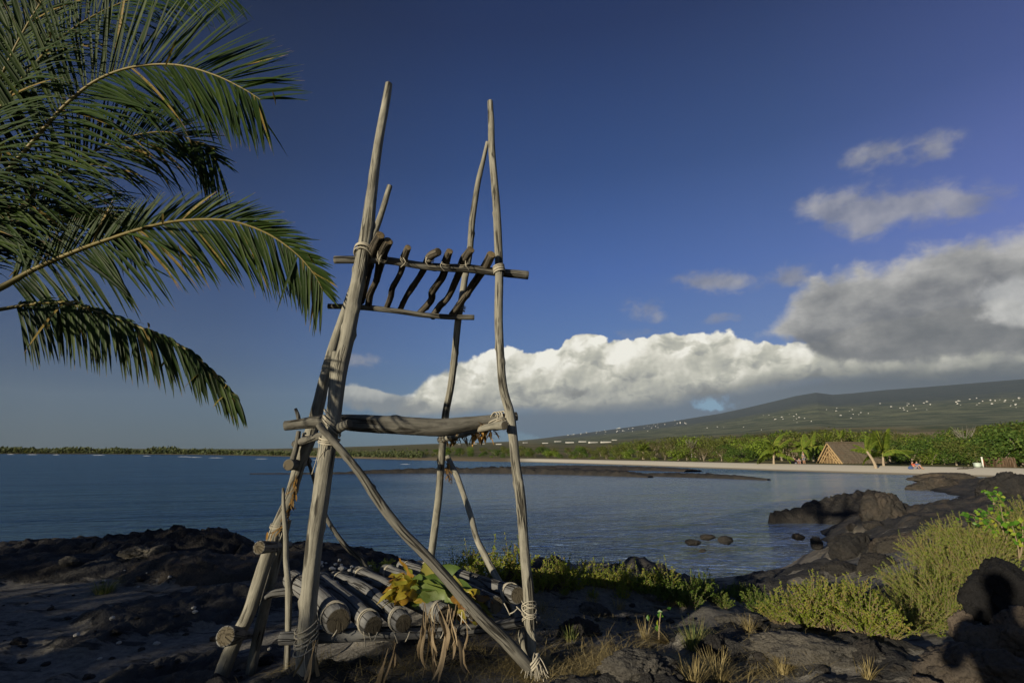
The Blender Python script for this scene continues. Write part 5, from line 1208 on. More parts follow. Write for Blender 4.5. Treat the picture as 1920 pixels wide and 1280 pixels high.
BIG = [(1720, 1180, 1.0, 'feathery green bush at the foot of the big thicket, beside the perched boulder'), (1770, 1150, 1.1, 'feathery green bush in the middle of the big thicket behind the boulder heap'), (1720, 1120, 1.15, 'feathery green bush on the left flank of the big thicket'), (1790, 1090, 1.2, 'feathery green bush high in the big thicket'),
       (1750, 1060, 1.2, 'feathery green bush on the upper left edge of the big thicket'), (1840, 1060, 1.25, 'feathery green bush behind the tall black rock'), (1820, 1030, 1.2, 'feathery green bush below the leafy sprig'), (1890, 1040, 1.25, 'feathery green bush at the right edge of the photo'), (1900, 1010, 1.2, 'feathery bush with reddish stems at the upper right of the thicket'), (1690, 1150, .8, 'small feathery bush closest to the lime-green bushes'), (1860, 1100, 1.2, 'feathery bush hidden behind the black rock'), (1960, 1060, 1.3, 'feathery bush running out of the right edge'), (1780, 1015, 1.0, 'small feathery bush topping the thicket on the left'), (1930, 990, 1.2, 'feathery bush farthest back on the right')]
for px, py, s_, lab in BIG:
    p = gp(px, py); put(bigS.get(), p-np.array((0, 0, .05)), s_*.54, None, lab)
# leafy sprigs standing above the thicket
def sprig(label, stems, nl, lsz, seed):
    global rng
    rg = np.random.default_rng(seed); sv = rng; rng = rg
    base = stems[0][0]; e = empty('leafy_sprig', base, label, 'plant')
    for st in stems:
        mb = MB(); c = np.array(st, float); tube(mb, np.hstack([c, np.linspace(.011, .004, len(c))[:, None]]), n=6, step=.06, rough=.1, caps=False); mb.obj('stem', M['twig'], e)
        lf = MB(); cc = crom(c, .02); k = int(len(cc)*.55)
        p = cc[rg.integers(k, len(cc), nl)] + rg.normal(0, .05, (nl, 3)); ax = rg.normal(0, 1, (nl, 3))+np.array((0, 0, .3)); ax /= np.linalg.norm(ax, axis=1)[:, None]
        nrm = rg.normal(0, .6, (nl, 3)) + np.array((-LD.x, -LD.y, .6)); leaves(lf, p, nrm, lsz*rg.uniform(.6, 1.2, nl), .75, 0, None, .15, ax); lf.obj('leaves', M['sprig'], e, smooth=False)
    rng = sv; return e
def ST(rows, Y): return [P(a, b_, Y+dy) for a, b_, dy in rows]
sprig('leafy sprig with bright round leaves on pale bare stems above the feathery thicket', [ST([(1878, 1030, 0), (1850, 990, 0), (1826, 965, -.1), (1803, 963, -.2)], 6.6), ST([(1882, 1030, 0), (1880, 990, 0), (1868, 975, 0), (1845, 962, 0)], 6.6), ST([(1884, 1032, 0), (1888, 1000, 0), (1880, 970, .1), (1876, 945, .1)], 6.6), ST([(1880, 1032, 0), (1862, 1012, 0), (1856, 990, -.1)], 6.6)], 20, .075, 5)
sprig('bright leafy sprig farther back in front of the dark lava mound', [ST([(1862, 950, 0), (1862, 935, 0), (1850, 922, 0)], 13), ST([(1863, 950, 0), (1868, 930, 0), (1872, 922, 0)], 13)], 26, .10, 6)
sprig('small leafy sprig at the right edge beside the reddish stems', [ST([(1912, 1050, 0), (1908, 1020, 0), (1898, 985, 0)], 6.2), ST([(1912, 1050, 0), (1918, 1010, 0), (1916, 975, 0)], 6.2)], 14, .07, 7)
# grass tufts
def tuft(px, py, n_, L, spread, mat, label, lean=(0, 0), w=.006, cat='grass'):
    p = gp(px, py); mb = MB(); a = rng.uniform(0, 6.28, n_); r = spread*np.sqrt(rng.uniform(0, 1, n_))*.35
    base = np.stack([np.cos(a)*r, np.sin(a)*r, np.full(n_, -.01)], 1)
    d = np.stack([np.cos(a)*rng.uniform(.1, .8, n_)+lean[0], np.sin(a)*rng.uniform(.1, .8, n_)+lean[1], np.full(n_, 1.0)], 1); d /= np.linalg.norm(d, axis=1)[:, None]
    strips(mb, base, d, L*rng.uniform(.5, 1.1, n_), w, rng.uniform(.1, .9, n_), 5, 0, None, prof=lambda t: 1-.85*t, fold=.2)
    e = mb.obj('grass_tuft', M[mat]); e.location = tuple(p); return tag(e, label, cat)
tuft(1300, 1215, 150, .23, .22, 'grass', 'green grass tuft with fine upright blades right of the flattened straw')
tuft(1250, 1205, 110, .34, .12, 'straw', 'flattened bundle of golden straw beside the green tuft', (-1.3, -.2))
tuft(1210, 1200, 40, .20, .10, 'straw', 'thin golden tuft left of the flattened straw')
tuft(1345, 1272, 170, .20, .20, 'straw', 'thick dry golden tuft at the bottom edge')
tuft(1300, 1275, 120, .16, .2, 'straw', 'low dry tuft left of the thick golden one')
tuft(1470, 1262, 130, .16, .10, 'straw', 'spiky golden tuft below the ropy lava ledge')
tuft(1628, 1272, 70, .15, .07, 'straw', 'small golden tuft near the bottom right')
tuft(1405, 1185, 60, .17, .10, 'straw', 'pale wispy tuft on the lava crust')
tuft(1070, 1200, 60, .18, .14, 'grass', 'thin green weed beside the right post')
tuft(1255, 1135, 60, .12, .16, 'straw', 'little dry tuft in front of the sunlit shrubs')
tuft(1160, 1140, 70, .12, .18, 'straw', 'low dry grass tuft behind the right post')
tuft(1110, 1130, 60, .12, .18, 'straw', 'dry grass tuft next to the sunlit shrub row')
tuft(1015, 1145, 50, .12, .15, 'straw', 'dry tuft at the right post by its lashing')
tuft(195, 1110, 200, .22, .42, 'grass', 'isolated dim green grass clump on the shaded ground at the left', w=.008)
sprig('little weed with three green leaves standing by the straw', [[gp(1236, 1205), gp(1236, 1205)+np.array((.01, 0, .14)), gp(1236, 1205)+np.array((.03, 0, .24))]], 7, .06, 8)
# straw litter and thin grass: uncountable
def litter(name, label, zones, mat, Lr, w, flat):
    mb = MB()
    for (px, py, rx, ry, n_) in zones:
        qx = rng.normal(px, rx, n_); qy = np.clip(rng.normal(py, ry, n_), 1085, 1330)
        pp = np.array([G(a, b_, -.02) for a, b_ in zip(qx, qy)]); pp[:, 2] = Hn(pp[:, 0], pp[:, 1])+.004
        a = rng.uniform(0, 6.28, n_); up = rng.uniform(*flat, n_)
        d = np.stack([np.cos(a), np.sin(a), up], 1); d /= np.linalg.norm(d, axis=1)[:, None]
        strips(mb, pp, d, rng.uniform(*Lr, n_), w, rng.uniform(.1, .7, n_), 4, 0, None, prof=lambda t: 1-.8*t, fold=.2)
    o = mb.obj(name, M[mat]); return tag(o, label, 'dry grass', kind='stuff')
litter('dry_grass', 'dry straw-coloured grass littering the lava under and beside the tower', [(1080, 1255, 70, 18, 2200), (1180, 1262, 90, 22, 2200), (1300, 1268, 80, 18, 900), (900, 1240, 80, 25, 900), (760, 1262, 90, 18, 700), (1010, 1262, 40, 12, 700), (1010, 1155, 40, 20, 500), (930, 1190, 50, 16, 450), (1130, 1165, 60, 25, 420), (1200, 1135, 60, 14, 250), (1430, 1262, 80, 18, 350), (600, 1262, 80, 20, 300), (1380, 1180, 60, 16, 160)], 'straw', (.06, .22), .004, (.0, .9))

# ================================================================== the far shore
def crown_mesh(seed, w, h, n_, lsz, gap=.35, base=.0, lobes=9):
    """leaf clumps through a lumpy crown volume, width w, from base to h"""
    global rng
    rg = np.random.default_rng(seed); sv = rng; rng = rg; lf = MB()
    L = []
    for k in range(lobes):
        a = rg.uniform(0, 6.28); r = rg.uniform(.0, .33)*w; z = base + (h-base)*rg.uniform(.25, .78)
        L.append((math.cos(a)*r, math.sin(a)*r, z, rg.uniform(.17, .30)*w, rg.uniform(.14, .24)*(h-base)+.05*h))
    per = n_//lobes
    for k, (x, y, z, rx, rz) in enumerate(L):
        d = rand_dirs(per); rad = rg.uniform(.55, 1.08, per)**.6
        p = np.array((x, y, z)) + d*np.array((rx, rx, rz))*rad[:, None]
        q = fbm(p*(2.4/w)*1.6+seed*3, 3); keep = (q > -gap) & (p[:, 2] > base*.8); p = p[keep]; dd = d[keep]
        nrm = dd + rg.normal(0, .55, dd.shape) + np.array((0, 0, .25)); m = len(p)
        tone = np.clip(rg.normal(.45, .22, m) + .25*fbm(p*(3.0/w)+seed, 2), 0, 1)
        leaves(lf, p, nrm, lsz*rg.uniform(.6, 1.3, m), .7, 0, tone, .2)
    rng = sv; return lf
def trunk_mesh(seed, h, r, limbs=4, spread=.35, base=-.3):
    rg = np.random.default_rng(seed); mb = MB()
    tube(mb, np.array([(0, 0, base, r*1.2), (rg.normal(0, .05*h), rg.normal(0, .05*h), h*.3, r), (rg.normal(0, .06*h), rg.normal(0, .06*h), h*.6, r*.5)]), n=8, step=.3, rough=.1, seed=seed)
    for k in range(limbs):
        a = rg.uniform(0, 6.28); z = h*rg.uniform(.1, .35); e = np.array((math.cos(a)*h*spread, math.sin(a)*h*spread, h*rg.uniform(.6, .85)))
        tube(mb, np.array([(0, 0, z, r*.6), tuple(e*.5+np.array((0, 0, z*.4)))+(r*.42,), tuple(e)+(r*.15,)]), n=6, step=.3, rough=.1, seed=seed+k)
    return mb
def tree_proto(name, seed, w, h, n_, lsz, mat, **kw):
    e = empty(name, (0, 0, 0)); link('trunk', trunk_mesh(seed, h*.9, .03*h).mesh('trunk', [M['trunk']]), e)
    link('crown', crown_mesh(seed, w, h, n_, lsz, **kw).mesh('crown', [M[mat]], smooth=False), e); return e
TREES = {'olive': (Stock([tree_proto('thicket_tree', 300+k, 5.4, 4.0, 1500, .26, 'far_a') for k in range(3)]), 'olive-green bushy tree in the thicket behind the far beach'),
         'green': (Stock([tree_proto('thicket_tree', 310+k, 5.2, 4.0, 1500, .28, 'far_b') for k in range(2)]), 'deep green leafy tree in the thicket behind the far beach'),
         'brown': (Stock([tree_proto('thicket_tree', 320+k, 5.0, 4.0, 900, .22, 'far_c', gap=.1) for k in range(2)]), 'dry brownish thin-crowned tree in the thicket behind the far beach'),
         'lime': (Stock([tree_proto('shore_bush', 330+k, 5.4, 3.2, 1300, .24, 'far_d') for k in range(2)]), 'bright lime-green bush along the far beach')}
TGRP = {'olive': 'olive trees of the far thicket', 'green': 'deep green trees of the far thicket', 'brown': 'dry brown trees of the far thicket', 'lime': 'lime-green bushes along the far beach'}
def place_tree(kind, px, py_top, dist_in, wide=1.0, label=None):
    """tree whose top reaches py_top, standing dist_in metres behind the shoreline"""
    st, lab = TREES[kind]; d = ray(px, 860); a = math.atan2(d[0], d[1]); r = float(shore_r(a)) + dist_in
    z = float(Hfar(np.array([a]), np.array([r]))[0]); dt = ray(px, py_top); top = EYE + r*dt[2]/math.hypot(dt[0], dt[1])
    h = max(top - z, .7); e = st.get(); hn = 3.2 if kind == 'lime' else 4.0; s = h/hn*1.08
    put(e, (math.sin(a)*r, math.cos(a)*r, z-.05), s*wide, None, label or lab, None if label else TGRP[kind], 1/wide)
    return e
def topline(px): return np.interp(px, [760, 785, 800, 830, 900, 960, 1000, 1060, 1100, 1160, 1200, 1260, 1300, 1350, 1400, 1450, 1500, 1560, 1620, 1700, 1780, 1830, 1870, 1920, 2050], [851, 845, 840, 838, 838, 838, 834, 838, 836, 830, 826, 824, 820, 818, 815, 812, 808, 806, 808, 812, 816, 806, 798, 793, 790])
nt = 0
for row, (off, lift, step, k0) in enumerate(((20, .42, 21, 0), (32, .22, 22, .5), (50, .05, 22, .25), (85, -.0, 24, .7), (140, .0, 26, .1))):
    px = 770 + k0*step
    while px < 2010:
        base = 866; tp = topline(px); py = tp + (base-tp)*lift + rng.normal(1.5, 2.2)
        kind = rng.choice(['olive', 'green', 'brown', 'lime'], p=[.46, .20, .26, .08]) if px < 1700 else rng.choice(['olive', 'green', 'lime'], p=[.3, .5, .2])
        if px < 960: kind = rng.choice(['green', 'olive', 'lime'], p=[.6, .3, .1])
        skip = (row == 0 and 1530 < px < 1665) or (row == 0 and 1380 < px < 1530 and rng.uniform() < .6)
        if not skip: place_tree(kind, px+rng.normal(0, 4), py, off + rng.normal(0, 3), rng.uniform(.9, 1.35)); nt += 1
        px += step*rng.uniform(.8, 1.2)
# lush low creeper by the beach, left of the big palm
for k, px in enumerate((1075, 1110, 1150, 1190, 1225, 1262, 1300, 1335, 1372, 1395)):
    place_tree('lime', px, 861-rng.uniform(0, 3)-(4 if px > 1360 else 0), 13.5, 1.9)
for k, (px, py, of) in enumerate(((1880, 800, 22), (1915, 797, 18), (1850, 822, 17), (1945, 800, 20))):
    place_tree('green', px, py, of, 1.1, ['tall dark green tree at the right edge of the far thicket', 'tallest dense tree where the far thicket leaves the photo', 'rounded dark green tree above the brown brush fence', 'dense tree at the frame edge on the far beach'][k])
place_tree('brown', 1690, 806, 160, .5, 'lone grey-brown tree sticking up above the thicket on the right')
# dead grey trees
def dead_tree(px, py0, py1, dist_in, label):
    d = ray(px, 860); a = math.atan2(d[0], d[1]); r = float(shore_r(a))+dist_in; z = float(Hfar(np.array([a]), np.array([r]))[0]); dt = ray(px, py1)
    h = EYE+r*dt[2]/math.hypot(dt[0], dt[1])-z; mb = MB(); rg = np.random.default_rng(int(px))
    tube(mb, np.array([(0, 0, -.2, .12), (.1, 0, h*.4, .09), (.15, .1, h*.6, .06)]), n=6, step=.4)
    for k in range(26):
        an = rg.uniform(0, 6.28); z0 = h*rg.uniform(.25, .6); e = np.array((math.cos(an)*h*rg.uniform(.15, .4), math.sin(an)*h*.3, h*rg.uniform(.75, 1.0)))
        tube(mb, np.array([(.1, 0, z0, .05), tuple(e*.6+np.array((0, 0, z0*.35)))+(.035,), tuple(e)+(.015,)]), n=4, step=.5, rough=.1)
    o = mb.obj('dead_tree', plain('bleached_branches', (.20, .185, .155), .9)); o.location = (math.sin(a)*r, math.cos(a)*r, z); tag(o, label, 'tree')
dead_tree(1297, 862, 821, 45, 'bare bleached tree rising out of the thicket left of the big palm')
dead_tree(1815, 862, 796, 60, 'bare grey tree above the thicket near the right edge')
# ---- distant coconut palms: shared frond meshes
def far_frond_mesh(seed, L, droop, lw):
    global rng
    rg = np.random.default_rng(seed); sv = rng; rng = rg; mb = MB(); t = np.linspace(0, 1, 9)
    c = np.stack([L*(t-.18*droop*t**3), 0*t, L*(.35*t-.75*droop*t**2.2)], 1)
    tube(mb, np.hstack([c, np.linspace(.05, .012, 9)[:, None]]), n=4, step=.5, rough=0, caps=False)
    mb.A = {'tone': [(0, np.full(mb.n, .95))], 'along': [(0, np.full(mb.n, .2))]}
    for s in (-1, 1):
        tt = np.linspace(.12, .98, 26); b0 = np.stack([np.interp(tt, t, c[:, i]) for i in range(3)], 1)
        d = np.stack([.55+.5*tt, s*np.ones(26)*(1-.35*tt), -.25-.5*droop*tt], 1); d /= np.linalg.norm(d, axis=1)[:, None]
        strips(mb, b0, d, lw*np.interp(tt, [0, .15, .5, 1], [.4, .9, 1, .4])*rg.uniform(.8, 1.1, 26), .10, .9, 3, 0, np.clip(rg.normal(.45, .2, 26), 0, 1), fold=.2)
    rng = sv; return mb.mesh('frond', [M['palm_far']])
FF = [far_frond_mesh(1, 2.6, .9, .75), far_frond_mesh(2, 2.5, 1.25, .7), far_frond_mesh(3, 2.4, .35, .65)]
def far_palm(px, py_base, py_crown, scale, label, nf=13, off=None, lean=0.0, upright=0.0, trunk_r=.13, cat='palm tree', bald=False, seed=0):
    rg = np.random.default_rng(seed+int(px)); d = ray(px, 860); a = math.atan2(d[0], d[1])
    r = float(shore_r(a))+off; z = float(Hfar(np.array([a]), np.array([r]))[0]); dt = ray(px, py_crown); hc = EYE+r*dt[2]/math.hypot(dt[0], dt[1])-z
    e = empty('palm_tree', (math.sin(a)*r, math.cos(a)*r, z), label, cat)
    mb = MB(); tube(mb, np.array([(0, 0, -.2, trunk_r*1.5), (lean*.1, 0, hc*.25, trunk_r*1.1), (lean*.5, 0, hc*.65, trunk_r), (lean, 0, hc, trunk_r*.8)]), n=10, step=.2, rough=.08, seed=seed); link('trunk', mb.mesh('trunk', [M['palmtrunk']]), e)
    for k in range(nf):
        f = link('frond', FF[2 if rg.uniform() < .35+upright else (k % 2)], e, (lean, 0, hc)); el = rg.uniform(-.9, .5) - upright
        f.rotation_euler = (0, el if k % 3 else -1.1+rg.uniform(-.3, .3), k*2.4+rg.uniform(-.3, .3)); f.scale = (scale*rg.uniform(.85, 1.1),)*3
    return e
M['palmtrunk'] = plain('pale_palm_trunk', (0.30, 0.24, 0.17), .85, .3, 5)
far_palm(1450, 869, 848, 1.5, 'biggest coconut palm on the far beach, left of the thatched hut', 15, 9, .2)
far_palm(1505, 868, 843, .95, 'smaller palm in the shade just right of the biggest beach palm', 10, 14, .2, seed=3)
far_palm(1525, 866, 838, 1.1, 'palm standing behind the gap between the biggest palm and the hut', 11, 24, seed=4)
far_palm(1552, 866, 836, 1.2, 'palm rising right behind the hut peak', 10, 34, upright=.4, seed=5)
far_palm(1582, 866, 824, .8, 'palm top showing above the hut ridge', 9, 40, upright=.6, seed=6)
far_palm(1640, 876, 846, .85, 'leaning palm with a pale bare trunk in front of the hut', 6, 5, -.85, .9, .15, seed=7)
far_palm(1655, 869, 851, 1.45, 'palm with many long fronds just right of the hut', 15, 10, .15, .35, seed=8)
far_palm(1207, 866, 846, 1.0, 'round-headed fan palm standing in the thicket', 22, 26, 0, .25, .3, seed=9)
# ---- the thatched hut
def build_hut():
    g2 = P(1580, 868.5, 79.0); zb = float(Hfar(np.array([math.atan2(g2[0], g2[1])]), np.array([math.hypot(g2[0], g2[1])]))[0])
    g2[2] = zb; e = empty('thatched_hut', g2, 'steep thatched hut with an open pole gable on the far beach', 'hut')
    d1 = np.array((.985, .17, 0)); d2 = np.array((-.17, .985, 0)); Wd, L, H = 5.2, 7.6, 3.05
    u = np.array((0, 0, 1.0))
    def roof(sgn, name, thick=.22):
        mb = MB(); nx, ny = 40, 16; V = []
        a = (np.zeros(3) if sgn < 0 else d2*Wd); n = np.cross(d1, (d2*Wd/2*(-sgn)+u*H)); n /= np.linalg.norm(n); n = n if n[2] > 0 else -n
        for lay in (0, 1):
            for i in range(nx+1):
                for j in range(ny+1):
                    s = i/nx; t = j/ny; x0 = .0+ .55*t*0; p = a + d1*(L*s*(1-.12*t*s)) + (d2*Wd/2*(-sgn) + u*H)*t
                    p = p + n*(thick*lay*(1-.5*t)) + (0.05*pnoise(np.array([p*1.7]))[0]*n if lay else 0)
                    if j == 0 and lay: p = p + u*(-.10+.06*math.sin(i*2.1))
                    V.append(p)
        V = np.array(V); k = (nx+1)*(ny+1); F = []
        for lay in (0, 1):
            for i in range(nx):
                for j in range(ny):
                    b_ = lay*k + i*(ny+1)+j; F.append([b_, b_+ny+1, b_+ny+2, b_+1])
        for i in range(nx): F.append([i*(ny+1), (i+1)*(ny+1), k+(i+1)*(ny+1), k+i*(ny+1)]); F.append([i*(ny+1)+ny, (i+1)*(ny+1)+ny, k+(i+1)*(ny+1)+ny, k+i*(ny+1)+ny])
        for j in range(ny): F.append([j, j+1, k+j+1, k+j]); q = nx*(ny+1); F.append([q+j, q+j+1, k+q+j+1, k+q+j])
        mb.add(V+g2, [np.array(F)]); return mb.obj('roof_slope', M['thatch'], e, smooth=False)
    m_, b, out = newmat('grey_brown_thatch'); pos = b.new('ShaderNodeTexCoord').outputs['Object']
    n1 = b.noise(b.v('MULTIPLY', pos, (6, 6, .8)), 2.2, 5, .65, dims='3D'); n2 = b.noise(pos, .9, 4, .6, dims='3D')
    lay = b.m('FRACT', b.mul(b.sep(pos)[2], 3.2))
    c = b.mix(n1, (.085, .07, .05, 1), (.175, .145, .105, 1)); c = b.mix(b.mul(b.lin(n2, .45, .7), .5), c, (.13, .09, .06, 1))
    principled(b, out, c, .95, b.add(b.mul(n1, .6), b.mul(lay, .5)), .12, 1.0, .1); M['thatch'] = m_
    M['hutpole'] = plain('golden_hut_poles', (0.36, 0.25, 0.125), .8, .25, 6)
    M['hutdark'] = plain('woven_hut_mat', (0.17, 0.115, 0.06), .9, .35, 8)
    roof(-1, 'roof'); roof(1, 'roof')
    # gable: back mat and poles
    mb = MB(); a0 = g2 + d1*.35 + u*.0; A_, B_, C_ = a0, a0+d2*Wd, a0+d2*Wd/2+u*(H-.1)
    mb.add(np.array([A_, B_, C_, A_+d1*.06, B_+d1*.06, C_+d1*.06]), [np.array([[0, 1, 2], [5, 4, 3]]), np.array([[0, 3, 4, 1], [1, 4, 5, 2], [2, 5, 3, 0]])]); mb.obj('gable_mat', M['hutdark'], e, smooth=False)
    def pole(p, q, r): 
        mb = MB(); tube(mb, np.array([tuple(g2+p)+(r,), tuple(g2+(p+q)/2)+(r,), tuple(g2+q)+(r*.8,)]), n=8, step=.4, rough=.06); mb.obj('gable_pole', M['hutpole'], e)
    for s in (0, 1):
        b_ = d2*Wd*s; pole(b_-d1*.05, d2*Wd/2+u*H-d1*.05+(0.0), .10)
        for k in (1, 2): pole(b_+(d2*(1-2*s))*(.55*k)-d1*.0, d2*Wd/2+u*(H-.55*k*1.15)+d1*.0, .075)
    for k in range(7): 
        f = (k+1)/8; pole(d2*Wd*f+d1*.2, d2*Wd*(f*.75+.125)+u*(H*1.75*min(f, 1-f)+.05)+d1*.2, .05)
    pole(d2*Wd*.12+u*.5, d2*Wd*.78+u*1.15, .06)
    mb = MB(); tube(mb, np.array([tuple(g2+d2*Wd/2+u*(H+.08)-d1*.15)+(.16,), tuple(g2+d2*Wd/2+u*(H+.1)+d1*L*.45)+(.17,), tuple(g2+d2*Wd/2+u*(H+.08)+d1*L*.88)+(.15,)]), n=10, step=.3, rough=.15); mb.obj('ridge_cap', M['thatch'], e)
build_hut()
# ---- brush fence, white post and box at the right end of the beach
def beach_pt(px, dist_in):
    d = ray(px, 860); a = math.atan2(d[0], d[1]); r = float(shore_r(a))+dist_in; return np.array((math.sin(a)*r, math.cos(a)*r, float(Hfar(np.array([a]), np.array([r]))[0])))
a, c = beach_pt(1846, 13.5), beach_pt(1905, 13); mb = MB(); nS = 260; t = rng.uniform(0, 1, nS)
base = a+(c-a)*t[:, None]; d = np.stack([rng.normal(0, .08, nS), rng.normal(0, .08, nS), np.ones(nS)], 1); d /= np.linalg.norm(d, axis=1)[:, None]
strips(mb, base, d, rng.uniform(.8, 1.25, nS), .07, .05, 3, 0, None, prof=lambda q: 1)
tag(mb.obj('brush_fence', leaf_mat('brown_brush', [(0, (.06, .042, .025)), (1, (.14, .09, .055))], .1)), 'rusty brown brush fence under the trees at the right end of the beach', 'fence')
def boxy(mb, c, s, rot=0, bev=.0):
    x, y, z = s; V = np.array([(i*x/2, j*y/2, k*z) for i in (-1, 1) for j in (-1, 1) for k in (0, 1)]); cr, sr = math.cos(rot), math.sin(rot); V = V@np.array([[cr, sr, 0], [-sr, cr, 0], [0, 0, 1]])+np.asarray(c)
    mb.add(V, [np.array([[0, 1, 3, 2], [4, 6, 7, 5], [0, 4, 5, 1], [2, 3, 7, 6], [0, 2, 6, 4], [1, 5, 7, 3]])])
M['white'] = plain('white_paint', (.72, .70, .64), .6, .1); M['red'] = plain('red_cloth', (.45, .09, .05), .8, .2); M['blue'] = plain('blue_cloth', (.06, .10, .22), .8, .2)
M['skin'] = plain('skin', (.40, .23, .15), .6, .1); M['hair'] = plain('dark_hair', (.03, .02, .015), .6, .2); M['mauve'] = plain('mauve_cloth', (.24, .13, .17), .8, .2); M['greyblue'] = plain('grey_cloth', (.17, .17, .20), .8, .2)
p = beach_pt(1841, 12.4); mb = MB(); boxy(mb, (0, 0, -.1), (.14, .12, 1.2)); boxy(mb, (0, 0, 1.1), (.18, .16, .10)); o = mb.obj('beach_post', M['white']); o.location = tuple(p); tag(o, 'short white post beside the brush fence', 'post')
mb = MB(); boxy(mb, (.11, 0, .2), (.05, .10, .75)); q_ = mb.obj('red_side', M['red']); q_.parent = o
p = beach_pt(1832, 12.2); mb = MB(); boxy(mb, (0, 0, 0), (.85, .5, .42), .2); boxy(mb, (0, 0, .42), (.9, .55, .09), .2); o = mb.obj('cooler_box', plain('pale_green_plastic', (.45, .52, .45), .5, .1)); o.location = tuple(p); tag(o, 'pale box standing next to the short white post', 'box')
# driftwood on the sand
for k, (px, of, lab) in enumerate(((1810, 7.0, 'longer piece of driftwood on the far sand'), (1802, 6.3, 'shorter piece of driftwood on the far sand'), (1425, 9, 'thin driftwood sticks by the biggest palm'))):
    p = beach_pt(px, of); mb = MB(); tube(mb, np.array([(-.8+.3*k, .2, .06, .04), (0, 0, .10, .055), (.5, -.1, .08, .05), (.9-.2*k, .1, .16, .03)]), n=7, step=.1, rough=.15, seed=k)
    tube(mb, np.array([(0, 0, .1, .04), (.25, .15, .22, .03), (.4, .3, .26, .015)]), n=6, step=.1, rough=.15, seed=k+9); o = mb.obj('driftwood', M['stick']); o.location = tuple(p); tag(o, lab, 'driftwood')
# ---- people
def person(loc, rz, joints, label, cloth, legs, scale=1.0, hairm='hair', name='person', extra=None):
    """joints: name -> (x, y, z, r); one continuous skinned body; clothes and hair as children"""
    J = joints; names = list(J); idx = {n: i for i, n in enumerate(names)}
    E = [('pelvis', 'belly'), ('belly', 'chest'), ('chest', 'neck'), ('neck', 'head'), ('head', 'crown'), ('head', 'nose')]
    for s in 'LR': E += [('chest', 'sho'+s), ('sho'+s, 'elb'+s), ('elb'+s, 'wri'+s), ('wri'+s, 'han'+s), ('pelvis', 'hip'+s), ('hip'+s, 'kne'+s), ('kne'+s, 'ank'+s), ('ank'+s, 'toe'+s)]
    def skin(nm, sub, grow, mat, parent):
        ks = [n for n in names if n in sub]; ii = {n: i for i, n in enumerate(ks)}; ed = [(ii[a], ii[b_]) for a, b_ in E if a in ii and b_ in ii]
        me = bpy.data.meshes.new(nm); me.from_pydata([J[n][:3] for n in ks], ed, []); o = bpy.data.objects.new(nm, me); COL.objects.link(o)
        md = o.modifiers.new('skin', 'SKIN'); sl = me.skin_vertices[0].data
        for n in ks: r = J[n][3]+grow; sl[ii[n]].radius = (r, r)
        sl[ii['pelvis'] if 'pelvis' in ii else 0].use_root = True
        sd = o.modifiers.new('sub', 'SUBSURF'); sd.levels = 1; sd.render_levels = 1
        dg = bpy.context.evaluated_depsgraph_get(); m2 = bpy.data.meshes.new_from_object(o.evaluated_get(dg)); o.modifiers.clear(); o.data = m2
        m2.materials.clear(); m2.materials.append(mat)
        for p_ in m2.polygons: p_.use_smooth = True
        if parent: o.parent = parent
        return o
    e = skin(name, names, 0, M['skin'], None); e.location = tuple(float(c) for c in loc); e.rotation_euler = (0, 0, rz); e.scale = (scale,)*3
    tag(e, label, 'person')
    skin('shirt', {'pelvis', 'belly', 'chest', 'shoL', 'shoR', 'elbL', 'elbR'}, .014, cloth, e)
    skin('shorts', {'pelvis', 'hipL', 'hipR', 'kneL', 'kneR'}, .016, legs, e)
    h = np.array(J['head'][:3]); c = np.array(J['crown'][:3]); V, F = ICO[3]; W = V*np.array((.088, .10, .10)); W = W[:, :] + (h*.45+c*.55) + np.array((0, .02, .02)); mb = MB(); mb.add(W, [F]); o = mb.obj('hair', M[hairm]); o.parent = e
    return e
def sit(lean=.1, knee=.45):
    J = {'pelvis': (0, 0, .11, .12), 'belly': (0, .02+lean*.3, .28, .115), 'chest': (0, lean, .46, .13), 'neck': (0, lean*1.1, .60, .055), 'head': (0, lean*1.0-.01, .70, .085), 'crown': (0, lean, .79, .08), 'nose': (0, lean-.10, .70, .022)}
    for s, k in (('L', 1), ('R', -1)):
        J['sho'+s] = (.17*k, lean, .53, .055); J['elb'+s] = (.24*k, -.10, .36, .042); J['wri'+s] = (.16*k, -.30, .34, .032); J['han'+s] = (.14*k, -.38, .33, .028)
        J['hip'+s] = (.10*k, -.04, .11, .095); J['kne'+s] = (.13*k, -.40, knee, .062); J['ank'+s] = (.12*k, -.62, .07, .042); J['toe'+s] = (.12*k, -.76, .04, .035)
    return J
def stand(arms='up'):
    J = {'pelvis': (0, 0, .95, .13), 'belly': (0, .0, 1.10, .125), 'chest': (0, .02, 1.32, .145), 'neck': (0, .0, 1.50, .06), 'head': (0, -.03, 1.62, .09), 'crown': (0, -.02, 1.72, .085), 'nose': (0, -.13, 1.61, .022)}
    for s, k in (('L', 1), ('R', -1)):
        J['sho'+s] = (.20*k, .02, 1.42, .06); J['elb'+s] = (.26*k, -.14 if arms == 'up' else .03, 1.18, .048); J['wri'+s] = (.10*k, -.30, 1.40, .036) if arms == 'up' else (.26*k, -.05, .93, .036); J['han'+s] = (.06*k, -.33, 1.48, .034) if arms == 'up' else (.26*k, -.08, .84, .032)
        J['hip'+s] = (.11*k, 0, .90, .105); J['kne'+s] = (.13*k, -.02, .50, .068); J['ank'+s] = (.14*k, .02, .09, .046); J['toe'+s] = (.15*k, -.14, .04, .04)
    return J
person(beach_pt(1713, 5.2), R(40), sit(.18), 'person in red sitting on the open sand of the far beach', M['red'], M['greyblue'], 1.15)
person(beach_pt(1719, 5.6), R(-20), sit(.25, .3), 'person in blue leaning back beside the one in red', M['blue'], M['blue'], 1.1)
